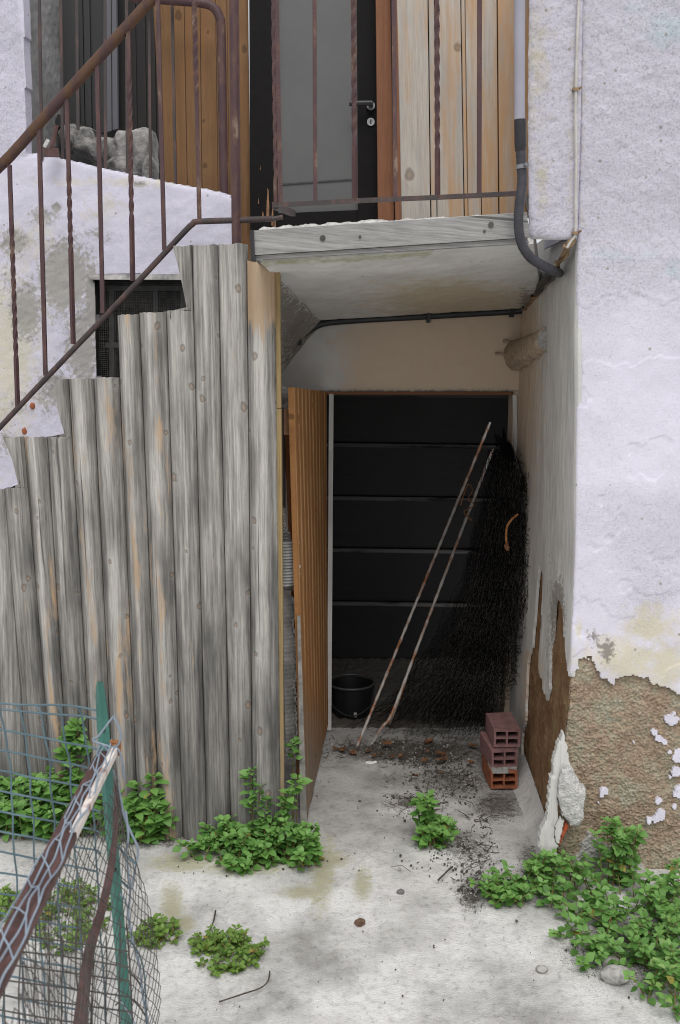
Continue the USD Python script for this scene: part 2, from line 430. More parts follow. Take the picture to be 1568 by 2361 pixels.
plaster("house_plaster", (0.70, 0.685, 0.785), (0.635, 0.62, 0.715), stain=(0.62, 0.575, 0.44), stain2=(0.56, 0.66, 0.72), peel=(0.22, 0.20, 0.18), speck=(0.32, 0.29, 0.24), pit=0.0065, pscale=150, big=0.002, pore=(0.40, 0.385, 0.43))
plaster("recess_plaster", (0.58, 0.575, 0.555), (0.49, 0.485, 0.465), stain=(0.60, 0.48, 0.365), peel=(0.25, 0.23, 0.20), pit=0.002, pscale=120, big=0.003)
plaster("stair_plaster", (0.59, 0.575, 0.68), (0.52, 0.51, 0.60), stain=(0.55, 0.52, 0.42), peel=(0.33, 0.32, 0.29), speck=(0.28, 0.25, 0.22), pit=0.004, pscale=90, pore=(0.34, 0.33, 0.35))
plaster("soffit_plaster", (0.64, 0.635, 0.62), (0.54, 0.535, 0.515), stain=(0.52, 0.45, 0.33), stain2=(0.34, 0.34, 0.20), peel=(0.22, 0.2, 0.18), pit=0.002, pscale=70, speck=(0.14, 0.12, 0.1))
plaster("shaded_jamb", (0.34, 0.335, 0.345), (0.25, 0.25, 0.25), stain=(0.3, 0.29, 0.27), pit=0.005, pscale=80)  # plaster given a darker colour, the shade of this return painted in

# rough masonry under the plaster: brown earth mortar, green algae, grey stones; primvar conc = grey render at the foot
mat("bare_masonry", {
    "g": ("geometry", {}), "n": ("noise_texture", {"scale": 13.0, "detail": 8.0, "roughness": 0.78}), "n2": ("noise_texture", {"scale": 110.0, "detail": 5.0, "roughness": 0.7}),
    "r": ("rgb_ramp", {"ramp": [(0.36, (0.29, 0.215, 0.15)), (0.48, (0.38, 0.29, 0.21)), (0.53, (0.36, 0.305, 0.22)), (0.61, (0.38, 0.355, 0.26)), (0.70, (0.43, 0.415, 0.37))]}),
    "rv": ("rgb_ramp", {"ramp": [(0.3, (0.55, 0.55, 0.55)), (0.65, (1.15, 1.15, 1.15))]}), "mv": ("mix", {"mix_type": "multiply", "fac": 1.0}),
    "at": ("attribute", {"attribute": "conc"}), "mc": ("mix", {"color2": (0.44, 0.43, 0.41)}),
    "v": ("voronoi_texture", {"feature": "f1", "scale": 95.0}), "ad": ("math", {"math_type": "add"}),
    "b": ("bump", {"strength": 1.0, "distance": 0.008}), "p": ("principled_bsdf", {"roughness": 0.95, "specular_ior_level": 0.15})},
    [("g.position", "n.vector"), ("g.position", "n2.vector"), ("n.fac", "r.fac"), ("n2.fac", "rv.fac"), ("r.color", "mv.color1"), ("rv.color", "mv.color2"),
     ("at.fac", "mc.fac"), ("mv.color", "mc.color1"), ("mc.color", "p.base_color"), ("g.position", "v.vector"), ("v.distance", "ad.value1"), ("n2.fac", "ad.value2"), ("ad.value", "b.height"), ("b.normal", "p.normal")])
mat("bare_daub", {
    "g": ("geometry", {}), "n": ("noise_texture", {"scale": 14.0, "detail": 6.0, "roughness": 0.7}), "n2": ("noise_texture", {"scale": 120.0, "detail": 4.0, "roughness": 0.7}),
    "r": ("rgb_ramp", {"ramp": [(0.34, (0.15, 0.085, 0.045)), (0.55, (0.24, 0.145, 0.08)), (0.70, (0.24, 0.19, 0.10))]}),
    "b": ("bump", {"strength": 1.0, "distance": 0.006}), "p": ("principled_bsdf", {"roughness": 0.95, "specular_ior_level": 0.1})},
    [("g.position", "n.vector"), ("g.position", "n2.vector"), ("n.fac", "r.fac"), ("r.color", "p.base_color"), ("n2.fac", "b.height"), ("b.normal", "p.normal")])

# cement ground: primvars for dirt with painted shade, moss, painted recess shade
mat("cement_ground", {
    "g": ("geometry", {}), "n": ("noise_texture", {"scale": 3.2, "detail": 7.0, "roughness": 0.62}), "n2": ("noise_texture", {"scale": 42.0, "detail": 5.0, "roughness": 0.7}),
    "n3": ("noise_texture", {"scale": 220.0, "detail": 3.0, "roughness": 0.6}),
    "r": ("rgb_ramp", {"ramp": [(0.33, (0.34, 0.335, 0.32)), (0.45, (0.52, 0.515, 0.50)), (0.60, (0.70, 0.695, 0.68))]}),
    "r2": ("rgb_ramp", {"ramp": [(0.30, (0.62, 0.61, 0.59)), (0.47, (1.0, 1.0, 1.0)), (0.70, (1.12, 1.12, 1.12))]}), "m2": ("mix", {"mix_type": "multiply", "fac": 0.8}),
    "am": ("attribute", {"attribute": "moss"}), "mn": ("math", {"math_type": "multiply_add", "value2": 1.8}), "mr": ("map_range", {"from_min": 1.3, "from_max": 1.75, "to_min": 0.0, "to_max": 0.75, "clamp": True}),
    "mm": ("mix", {"color2": (0.36, 0.345, 0.20)}),
    "ao": ("attribute", {"attribute": "old"}), "mo": ("mix", {"mix_type": "multiply", "color2": (0.66, 0.655, 0.65)}), "ad": ("attribute", {"attribute": "dirt_shade"}), "dn": ("math", {"math_type": "multiply_add", "value2": 2.4}), "d3": ("math", {"math_type": "multiply_add", "value2": 0.5}), "d4": ("math", {"math_type": "multiply", "value2": 0.5}), "dr": ("map_range", {"from_min": 1.68, "from_max": 2.02, "to_min": 0.0, "to_max": 0.92, "clamp": True}),
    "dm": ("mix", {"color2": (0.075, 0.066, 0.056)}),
    "cv": ("voronoi_texture", {"feature": "distance_to_edge", "scale": 1.3}), "cr": ("map_range", {"from_min": 0.0, "from_max": 0.010, "to_min": 0.22, "to_max": 0.0, "clamp": True}), "cn": ("vector_math", {"math_type": "multiply_add", "vector2": (0.22, 0.22, 0.22)}),
    "cm": ("mix", {"color2": (0.17, 0.165, 0.155)}), "cm0": ("mix", {}),
    "bb": ("math", {"math_type": "add"}), "b": ("bump", {"strength": 1.0, "distance": 0.006}), "p": ("principled_bsdf", {"roughness": 0.88, "specular_ior_level": 0.25})},
    [("g.position", "n.vector"), ("g.position", "n2.vector"), ("g.position", "n3.vector"), ("n.fac", "r.fac"), ("n2.fac", "r2.fac"), ("r.color", "m2.color1"), ("r2.color", "m2.color2"),
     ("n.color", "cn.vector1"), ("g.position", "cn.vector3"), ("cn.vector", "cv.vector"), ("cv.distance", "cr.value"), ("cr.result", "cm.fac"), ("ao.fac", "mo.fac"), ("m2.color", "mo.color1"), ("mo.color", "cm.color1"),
     ("n2.fac", "mn.value1"), ("am.fac", "mn.value3"), ("mn.value", "mr.value"), ("mr.result", "mm.fac"), ("cm.color", "mm.color1"),
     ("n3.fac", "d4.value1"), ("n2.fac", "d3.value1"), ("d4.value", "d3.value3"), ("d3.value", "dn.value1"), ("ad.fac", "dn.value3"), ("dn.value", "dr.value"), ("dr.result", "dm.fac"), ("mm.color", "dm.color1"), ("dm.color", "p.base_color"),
     ("n2.fac", "bb.value1"), ("n3.fac", "bb.value2"), ("bb.value", "b.height"), ("b.normal", "p.normal")])


def rusty(name, paint, rust, at=0.5, rough=0.6, scale=28.0, third=None):
    mat(name, {
        "g": ("geometry", {}), "mp": ("mapping", {"scale": (1, 1, 0.35)}), "n": ("noise_texture", {"scale": scale, "detail": 6.0, "roughness": 0.65}), "n2": ("noise_texture", {"scale": scale * 8, "detail": 3.0}),
        "r": ("rgb_ramp", {"ramp": [(at - 0.09, paint), (at - 0.02, tuple(0.5 * (a + b) for a, b in zip(paint, rust))), (at + 0.05, rust)] + ([(at + 0.13, third)] if third else [])}),
        "b": ("bump", {"strength": 0.8, "distance": 0.0015}), "p": ("principled_bsdf", {"roughness": rough, "specular_ior_level": 0.4})},
        [("g.position", "mp.vector"), ("mp.vector", "n.vector"), ("g.position", "n2.vector"), ("n.fac", "r.fac"), ("r.color", "p.base_color"), ("n2.fac", "b.height"), ("b.normal", "p.normal")])


rusty("railing_paint", (0.062, 0.031, 0.035), (0.095, 0.050, 0.040), at=0.56, third=(0.19, 0.14, 0.105))
rusty("handrail_rust", (0.055, 0.028, 0.028), (0.085, 0.042, 0.022), at=0.5, scale=22)
rusty("dark_bar", (0.045, 0.036, 0.036), (0.085, 0.05, 0.045), at=0.56)
rusty("rod_rust", (0.42, 0.40, 0.37), (0.26, 0.10, 0.04), at=0.56, scale=16)
rusty("frame_rust", (0.105, 0.052, 0.048), (0.07, 0.036, 0.032), at=0.5)
rusty("peeling_white", (0.66, 0.61, 0.57), (0.30, 0.15, 0.10), at=0.60, scale=24)
plain("black_paint", (0.006, 0.005, 0.005), 0.6, var=0.3, spec=0.15)
plain("grey_glass", (0.105, 0.105, 0.105), 0.45, var=0.10, scale=6)
plain("door_metal", (0.55, 0.55, 0.54), 0.3, metal=0.8, var=0.2)
plain("grey_plastic_pipe", (0.29, 0.29, 0.34), 0.4, var=0.08, scale=8)
plain("black_plastic", (0.022, 0.022, 0.026), 0.45, var=0.3, bump=0.0005)
plain("black_hose", (0.042, 0.042, 0.052), 0.5, var=0.35, scale=25)
plain("clamp_grey", (0.20, 0.20, 0.22), 0.4)
plain("white_cable", (0.50, 0.48, 0.44), 0.6, var=0.2)
plain("old_cable", (0.30, 0.20, 0.11), 0.7, var=0.6, scale=25)
plain("cellar_wall_paint", (0.03, 0.029, 0.028), 0.9, var=0.4, scale=6, bump=0.004)
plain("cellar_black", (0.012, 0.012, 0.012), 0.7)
plain("bucket_black", (0.008, 0.008, 0.009), 0.5, var=0.3)
plain("net_black", (0.006, 0.0055, 0.005), 0.9, spec=0.05)
plain("net_grey", (0.085, 0.082, 0.078), 0.8, var=0.6, spec=0.1)
plain("brick_orange", (0.34, 0.115, 0.055), 0.9, var=0.35, scale=30, bump=0.002)
plain("brick_mauve", (0.25, 0.135, 0.13), 0.9, var=0.3, scale=30, bump=0.002)
plain("brick_core", (0.18, 0.075, 0.045), 0.95, var=0.4)
plain("mortar", (0.42, 0.41, 0.39), 0.95, var=0.4, scale=60, bump=0.004)
plain("plaster_chunk", (0.56, 0.555, 0.54), 0.95, var=0.35, scale=90, bump=0.006, bscale=180)
wood("limewashed_wood", (0.62, 0.615, 0.59), (0.40, 0.395, 0.375), (0.3, 0.29, 0.27), contrast=0.7, knot_amount=0.0, bump=0.003)
plain("red_shard", (0.42, 0.085, 0.03), 0.85, var=0.3)
plain("concrete_edge", (0.62, 0.61, 0.585), 0.95, var=0.4, scale=70, bump=0.005)
plain("rubble_stone", (0.36, 0.35, 0.34), 0.95, var=0.72, scale=16, bump=0.008, bscale=60)
plain("corrugated_card", (0.34, 0.335, 0.325), 0.85, var=0.45, scale=14)
plain("soil", (0.10, 0.09, 0.078), 0.95, var=0.5, scale=90, bump=0.004)
plain("twig_bark", (0.085, 0.07, 0.055), 0.9, var=0.5, scale=60)
plain("grit", (0.40, 0.39, 0.37), 0.9, var=0.5, scale=50)
plain("paper_white", (0.78, 0.78, 0.80), 0.8, var=0.1)
plain("snail_brown", (0.17, 0.10, 0.06), 0.6, var=0.5, scale=90)
plain("pebble_grey", (0.16, 0.155, 0.15), 0.8, var=0.3, scale=60)
plain("post_teal", (0.055, 0.20, 0.16), 0.5, var=0.35, scale=10)
plain("wire_teal", (0.095, 0.155, 0.185), 0.5, var=0.3, scale=12)
plain("wire_pale", (0.26, 0.32, 0.385), 0.5, var=0.3, scale=12)
plain("wire_dark", (0.085, 0.078, 0.072), 0.7, var=0.4, scale=20)
plain("galvanised_strip", (0.24, 0.235, 0.225), 0.7, var=0.3, scale=20)
plain("screw_steel", (0.10, 0.095, 0.09), 0.5, var=0.4, metal=0.5)


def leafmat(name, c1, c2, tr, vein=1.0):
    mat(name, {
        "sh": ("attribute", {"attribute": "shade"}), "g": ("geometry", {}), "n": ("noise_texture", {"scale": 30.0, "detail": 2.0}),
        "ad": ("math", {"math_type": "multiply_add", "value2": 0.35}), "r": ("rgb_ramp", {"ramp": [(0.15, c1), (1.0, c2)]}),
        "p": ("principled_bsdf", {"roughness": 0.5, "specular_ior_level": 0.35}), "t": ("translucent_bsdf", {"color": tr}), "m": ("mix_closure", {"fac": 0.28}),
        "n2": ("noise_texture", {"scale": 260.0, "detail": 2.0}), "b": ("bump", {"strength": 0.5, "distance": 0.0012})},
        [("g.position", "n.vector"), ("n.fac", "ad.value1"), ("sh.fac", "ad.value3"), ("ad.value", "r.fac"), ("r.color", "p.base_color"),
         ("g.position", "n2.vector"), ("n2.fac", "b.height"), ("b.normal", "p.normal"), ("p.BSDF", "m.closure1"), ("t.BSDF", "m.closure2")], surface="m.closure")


leafmat("nettle_leaf", (0.035, 0.125, 0.022), (0.17, 0.335, 0.085), (0.13, 0.30, 0.03))
leafmat("young_leaf", (0.10, 0.21, 0.045), (0.25, 0.38, 0.12), (0.2, 0.4, 0.06))
leafmat("creeper_leaf", (0.045, 0.115, 0.018), (0.16, 0.27, 0.055), (0.2, 0.3, 0.03))
plain("green_stem", (0.14, 0.16, 0.05), 0.7, var=0.4, col2=(0.16, 0.08, 0.04))
plain("dry_leaf", (0.20, 0.085, 0.035), 0.8, var=0.5, scale=40, col2=(0.06, 0.028, 0.018))
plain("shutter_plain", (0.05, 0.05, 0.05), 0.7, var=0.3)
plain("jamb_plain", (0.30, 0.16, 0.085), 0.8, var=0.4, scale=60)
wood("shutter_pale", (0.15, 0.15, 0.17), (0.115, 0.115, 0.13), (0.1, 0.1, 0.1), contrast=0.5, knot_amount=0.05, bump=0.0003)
plain("rubble_pale", (0.44, 0.43, 0.42), 0.95, var=0.6, scale=16, bump=0.006, bscale=60)
plain("bar_grey", (0.07, 0.07, 0.07), 0.7)
plain("stub_plaster", (0.50, 0.39, 0.29), 0.95, var=0.4, scale=40, bump=0.004)
plain("violet_plastic", (0.10, 0.085, 0.10), 0.5, var=0.2)
plain("card_pale", (0.44, 0.43, 0.42), 0.85, var=0.4, scale=60)
plain("door_edge_grey", (0.27, 0.255, 0.235), 0.85, var=0.5, scale=20)
plain("rim_grey", (0.06, 0.06, 0.06), 0.4, var=0.3)
plain("rust_orange", (0.36, 0.15, 0.05), 0.8, var=0.5, scale=60)
plain("skirt_grey", (0.20, 0.185, 0.165), 0.95, var=0.5, scale=25, bump=0.004)
leafmat("yellowed_leaf", (0.22, 0.20, 0.04), (0.36, 0.30, 0.08), (0.35, 0.3, 0.05))
# ------------------------------------------------------------------ the large structure: ground and walls
def kind_s(prim):
    return tag(prim, kind="structure")


# --- ground: fine where the camera looks, one sheet out to the far distance
def axis(lo, hi, step, far):
    core = np.arange(lo, hi + 1e-6, step)
    out = [0.3, 1, 3, 8, 20, 60, far]
    return np.concatenate([[lo - x for x in out[::-1]], core, [hi + x for x in out]])


gx, gy = axis(-1.7, 1.6, 0.011, 240), axis(0.9, 5.7, 0.013, 240)
X, Yg = np.meshgrid(gx, gy, indexing="ij")
P = np.stack([X, Yg, 0 * X], -1)
near = (np.abs(X) < 2) & (Yg > 0.8) & (Yg < 6)
px, py = proj(np.where(near[..., None], P, [0, 3.0, 0]))
h = np.where(near, fb(P, 1.3, 1, 4) * 0.030 + fb(P, 14, 2, 3) * 0.007 + fb(P, 60, 3, 2) * 0.003, 0)


def blob(cx, cy, rx, ry, rot=0.0):
    c, s = math.cos(rot), math.sin(rot)
    dx, dy = px - cx, py - cy
    return np.exp(-(((dx * c + dy * s) / rx) ** 2 + ((-dx * s + dy * c) / ry) ** 2))


moss = np.zeros_like(X)
for b in ((430, 1990, 110, 30), (560, 2000, 140, 28), (745, 2020, 35, 110, 0.15), (835, 2040, 28, 50), (395, 2090, 34, 70), (700, 2060, 70, 22), (760, 1985, 60, 25), (420, 2130, 40, 30)):
    moss = np.maximum(moss, blob(*b))
dirt_shade = np.zeros_like(X)
for b, a in (((960, 1735, 270, 42), 1.0), ((1060, 1800, 150, 60), 0.75), ((950, 1855, 55, 22), 0.95), ((1150, 1860, 80, 60), 0.85), ((1080, 1960, 120, 60, 0.3), 0.75), ((1090, 2060, 50, 60), 0.9), ((1230, 1990, 60, 70), 0.8), ((790, 1740, 60, 25), 0.6),
             ((740, 1750, 20, 50), 0.6), ((450, 2155, 40, 14), 0.5), ((600, 2260, 90, 14), 0.4), ((1450, 2180, 200, 120), 0.9), ((620, 1965, 140, 26), 0.9), ((370, 1940, 90, 20), 0.9), ((120, 2000, 160, 70), 0.55), ((90, 2130, 90, 60), 0.6), ((1300, 1980, 60, 60), 0.6)):
    dirt_shade = np.maximum(dirt_shade, a * blob(*b))
dirt_shade = np.maximum(dirt_shade, 0.42 * np.exp(-((px - 960) / 260) ** 4 - ((py - 1760) / 110) ** 4))  # thin soil film that also paints in some of the recess shade
dirt_shade = np.where(Yg > 4.42, 1.7, dirt_shade)  # cellar floor fully darkened, the indoor darkness put into its colour
recess_shade = np.where(near, np.clip((2000 + 240 * (meshkit.fbm(P * 5, 4, 8) - 0.5) - py) / 130, 0, 1), 0)  # recess floor darkened evenly, its shade painted into the cement colour
dirt_shade = np.where(near, dirt_shade, 0); moss = np.where(near, moss, 0)
h = h + np.where(near, dirt_shade * (0.006 + 0.016 * (meshkit.fbm(P * 45, 3, 5) - 0.35).clip(0)), 0)
kind_s(sheet(None, "ground", P, (0, 0, 1), "cement_ground", disp=h, edge=0, pv={"dirt_shade": dirt_shade, "moss": moss, "old": recess_shade}))

# --- right: the corner of the plastered house, its outer face and its return into the recess
YF, YB = 3.13, 4.39
ZU = float(W(1270, 556, YF)[2])          # underside of the part of the wall that overhangs the recess
cor_py = np.array([-200, 300, 555, 700, 1000, 1300, 1520, 1640, 1760, 1880, 2005, 2300])
cor_px = np.array([1344, 1336, 1329, 1326, 1325, 1322, 1312, 1302, 1292, 1284, 1276, 1268])
cp_ = W(cor_px, cor_py, YF)
_o = np.argsort(cp_[:, 2])
front_x = lambda z: np.interp(z, cp_[_o, 2], cp_[_o, 0])
XU = float(W(1214, 300, YF)[0])          # left edge of the overhanging part
bk_ = W(np.array([1216, 1200, 1174]), np.array([300, 716, 1690]), YB)
back_x = lambda z: np.interp(z, bk_[::-1, 2], bk_[::-1, 0], left=bk_[-1, 0], right=bk_[0, 0])

house = thing("plastered_house_wall", "white plastered house corner with its brown masonry bare at the foot", "wall")
step = 0.0045
zz = np.arange(-0.02, 2.95, step)
ss = np.arange(0, 0.56, step)
Z, S = np.meshgrid(zz, ss, indexing="ij")
X = front_x(Z) + S
P = np.stack([X, YF + 0 * X, Z], -1)
px, py = proj(P)
bound = np.array([(1290, 1578), (1310, 1561), (1321, 1556), (1336, 1541), (1334, 1526), (1349, 1522), (1368, 1520), (1370, 1533), (1377, 1548), (1385, 1563), (1404, 1572), (1417, 1580), (1422, 1567), (1441, 1563), (1467, 1559), (1490, 1565), (1499, 1578), (1520, 1586), (1542, 1586), (1554, 1600), (1568, 1604), (1640, 1650), (1900, 1750)])
lim = np.interp(px, bound[:, 0], bound[:, 1]) + (meshkit.fbm(P * 70, 4, 3) - 0.5) * 26
keep = py < lim
for cx, cy, r in ((1550, 1660, 17), (1509, 1690, 9), (1521, 1705, 10), (1533, 1712, 8), (1394, 1825, 10), (1388, 1832, 8), (1517, 1847, 11), (1525, 1880, 13), (1512, 1890, 10), (1497, 1893, 8), (1561, 1780, 14), (1568, 1745, 18), (1545, 1735, 6), (1568, 1830, 16), (1556, 1860, 7), (1463, 1712, 4), (1380, 1850, 4), (1546, 1793, 5)):
    rr = np.hypot(px - cx, py - cy) * (0.55 + 0.9 * meshkit.fbm(P * 55, 3, 8))
    keep |= rr < r
lump = fb(P, 3.0, 11, 4) * 0.022
zrel = Z
upper = np.clip((Z - (ZU - 0.30)) / 0.5, 0, 1)
rough = np.clip(0.28 + 0.9 * upper + fb(P, 5, 13) * 0.5, 0, 1)
rough = rough + 0.3 * np.clip((meshkit.fbm(P * np.array([5, 1, 5]), 4, 19) - 0.45) * 5, 0, 1) * (upper < 0.5)
edge_in = np.clip(1 - S / 0.016, 0, 1)
flake = np.clip((meshkit.fbm(P * np.array([6, 1, 5]), 5, 77) - 0.50) * 60, 0, 1) * 0.0028 * np.clip(1.2 - upper, 0, 1)
hgt = lump - flake + fb(P, 26, 12, 3) * 0.008 * (0.3 + upper) - edge_in ** 2 * 0.010 + fb(P, 80, 17, 2) * 0.004 * upper
stain = np.zeros_like(X); stain2 = np.zeros_like(X); peel = np.zeros_like(X)


def pblob(cx, cy, rx, ry):
    return np.exp(-(((px - cx) / rx) ** 2 + ((py - cy) / ry) ** 2))


for b, a in (((1500, 1440, 70, 50), 0.8), ((1440, 1520, 130, 60), 0.75), ((1540, 1540, 60, 70), 0.8), ((1420, 1480, 60, 30), 0.55), ((1335, 1450, 10, 40), 0.6), ((1345, 560, 12, 180), 0.3), ((1332, 900, 10, 400), 0.3), ((1345, 250, 14, 260), 0.35)):
    stain = np.maximum(stain, a * pblob(*b))
for b, a in (((1540, 60, 70, 60), 0.55), ((1480, 20, 60, 30), 0.45), ((1440, 590, 120, 16), 0.45), ((1560, 620, 40, 30), 0.45)):
    stain2 = np.maximum(stain2, a * pblob(*b))
for b, a in (((1400, 1500, 26, 34), 0.62), ((1370, 1470, 20, 30), 0.45)):
    peel = np.maximum(peel, a * pblob(*b))
nrm = np.zeros(P.shape); nrm[..., 1] = -1; nrm[..., 0] = -edge_in * 0.8
nrm /= np.linalg.norm(nrm, axis=-1, keepdims=True)
sheet(house, "plaster", P, nrm, "house_plaster", keep=keep, disp=hgt, edge=0.022, pv={"stain": stain, "stain2": stain2, "peel": peel, "rough": rough})
low = Z < 1.2
zc = zz[zz < 1.25]
n_ = len(zc)
conc_l = np.interp(px, [1300, 1355, 1392, 1430, 1476, 1496, 1568, 1800], [2030, 1916, 1943, 1950, 1985, 2010, 2016, 2030]) + (meshkit.fbm(P * 40, 3, 4) - 0.5) * 40
conc = np.clip((py - conc_l) / 8, 0, 1)
hm = fb(P, 9, 21, 4) * 0.030 + fb(P, 55, 22, 3) * 0.010 - 0.012 - edge_in ** 2 * 0.02 + conc * 0.014
sheet(house, "bare_masonry", P[:n_], nrm[:n_], "bare_masonry", disp=hm[:n_], edge=0, pv={"conc": conc[:n_]}, label="brown and green bare masonry at the wall's foot")

# the overhanging piece above the recess
z2 = np.arange(ZU, 2.95, step)
s2 = np.arange(0, 0.40, step)
Zo, So = np.meshgrid(z2, s2, indexing="ij")
xw = front_x(Zo)
xl = XU + 0.012 * fb(np.stack([Zo, 0 * Zo, 0 * Zo], -1), 6, 2)
T = np.linspace(0, 1, len(np.arange(0, 0.17, step)))
Zo, T = np.meshgrid(z2, T, indexing="ij")
xl = W(np.interp(proj(np.stack([0.6 + 0 * z2, YF + 0 * z2, z2], -1))[1], [-200, 0, 300, 555], [1207, 1208, 1214, 1224]), 300, YF)[:, 0][:, None]
Xo = xl + (front_x(Zo) + 0.003 - xl) * T
P = np.stack([Xo, YF + 0 * Xo, Zo], -1)
px, py = proj(P)
ed = np.clip(1 - (Xo - xl) / 0.018, 0, 1); eb = np.clip(1 - (Zo - ZU) / 0.022, 0, 1)
lump = fb(P, 3.0, 11, 4) * 0.022
hgt = lump + fb(P, 26, 12, 3) * 0.011 + fb(P, 80, 17, 2) * 0.004 - (ed ** 2 + eb ** 2) * 0.010
nrm = np.zeros(P.shape); nrm[..., 1] = -1; nrm[..., 0] = -ed * 0.8; nrm[..., 2] = -eb * 0.8
nrm /= np.linalg.norm(nrm, axis=-1, keepdims=True)
stain = np.maximum(0.5 * pblob(1240, 150, 40, 230), 0.5 * pblob(1250, 560, 80, 16)); stain = np.maximum(stain, 0.5 * pblob(1250, 420, 24, 100)); stain = np.maximum(stain, 0.35 * pblob(1318, 300, 12, 400))
sheet(house, "overhanging_plaster", P, nrm, "house_plaster", disp=hgt, edge=0.5, pv={"stain": stain, "rough": np.clip(0.95 + 0 * stain, 0, 1)}, label="plastered overhang above the recess with a rounded edge")

# return wall into the recess
tt = np.linspace(0, 1, 620)
zz = np.arange(-0.02, 2.16, 0.007)
Z, T = np.meshgrid(zz, tt, indexing="ij")
fx, bx = front_x(Z) + 0.003, back_x(Z)
P = np.stack([fx + (bx - fx) * T, YF + 0.004 + (YB - YF) * T, Z], -1)
d = np.stack([bx - fx, YB - YF + 0 * fx, 0 * fx], -1)
nrm = np.cross(np.array([0, 0, 1.0]), d); nrm /= np.linalg.norm(nrm, axis=-1, keepdims=True)
nrm = np.where(nrm[..., :1] > 0, -nrm, nrm)
px, py = proj(P)
daub = [(1243, 1300), (1237, 1360), (1233, 1436), (1226, 1496), (1218, 1522), (1215, 1586), (1212, 1653), (1205, 1690), (1204, 1766), (1215, 1848), (1236, 1903), (1250, 1960), (1262, 2040), (1300, 2040), (1345, 1900), (1345, 1600), (1312, 1575), (1307, 1540), (1300, 1424), (1292, 1395), (1283, 1376), (1276, 1440), (1269, 1500), (1267, 1586), (1259, 1616), (1244, 1563), (1241, 1510), (1247, 1436), (1250, 1330)]
q = P * np.array([50, 50, 5])
wob = (meshkit.fbm(q, 4, 6) - 0.5) * 10
inside = shapely.contains_xy(Polygon(daub).buffer(0), px + wob, py + wob * 0.8)
e0 = np.clip(1 - T * (YB - YF) / 0.02, 0, 1)
hgt = fb(P, np.array([10, 10, 2.2]), 31, 4) * 0.016 + fb(P, np.array([50, 50, 8]), 32, 3) * 0.004 - e0 ** 2 * 0.010
stain = np.clip(0.9 * np.exp(-((py - 850) / 330.0) ** 2) * np.clip((1275 - px) / 60, 0, 1), 0, 1) * np.clip(1.15 - (py - 1000).clip(0) / 700, 0, 1)
stain = np.maximum(stain, 0.6 * np.exp(-((px - 1225) / 30) ** 2) * (py > 1500))
peel = np.clip(0.55 * np.exp(-((px - 1290) / 14) ** 2 - ((py - 1410) / 60) ** 2) + 0.42 * np.exp(-((px - 1280) / 25) ** 2 - ((py - 1500) / 250) ** 2), 0, 1)
sheet(house, "recess_plaster", P, nrm, "recess_plaster", keep=~inside, disp=hgt, edge=0.011, pv={"stain": stain, "peel": peel, "rough": 0.5 + 0 * stain}, label="grey cracked plaster on the return into the recess")
hd = fb(P, np.array([14, 14, 6]), 34, 4) * 0.022 + fb(P, 60, 35, 3) * 0.010 - 0.010
lo = zz < 1.15
sheet(house, "bare_daub", P[lo], nrm[lo], "bare_daub", disp=hd[lo], edge=0, label="brown bare earth mortar under the fallen plaster")
# a low worn skirting along the return
sk = [(0.06, -0.006), (0.034, 0.012), (0.015, 0.036), (-0.01, 0.075)]
V = []
for t in np.linspace(0.04, 1, 40):
    base = np.array([front_x(0.05) + (back_x(0.05) - front_x(0.05)) * t, YF + (YB - YF) * t, 0])
    for k, (o, z) in enumerate(sk):
        V.append(base + np.array([-o * (0.8 + 0.3 * meshkit.noise(np.array([t * 8.0, 0.5 * k, 3.0]))), 0, z]))
V = np.array(V).reshape(40, 4, 3)
sheet(house, "skirting", V, (-1, 0, 0.3), "cement_ground", edge=0, label="worn grey fillet along the ground")

# --- loose plaster slab and lath hanging at the corner
Z0 = lambda pts: [(1095.4 + 0.2206 * a, 1556.6 + 0.2206 * b) for a, b in pts]
strip = Z0([(920, 570), (890, 680), (865, 700), (830, 830), (810, 1000), (815, 1040), (780, 1050), (770, 1240), (740, 1500), (680, 1620), (665, 1780), (710, 1920), (760, 1970), (830, 1950), (865, 1900), (850, 1830), (880, 1780), (830, 1700), (830, 1580), (870, 1500), (870, 1300), (880, 1100), (912, 980), (1000, 960), (940, 650)])
chunk = Z0([(905, 985), (1010, 955), (1040, 1040), (1080, 1090), (1100, 1170), (1150, 1180), (1160, 1240), (1140, 1350), (1135, 1500), (1090, 1570), (1010, 1560), (940, 1500), (900, 1430), (862, 1300), (872, 1100)])
shard = Z0([(940, 1530), (985, 1580), (930, 1690), (880, 1800), (870, 1780), (905, 1650)])
lath = Z0([(895, 1470), (935, 1520), (915, 1620), (880, 1770), (850, 1760), (835, 1690), (840, 1580)])


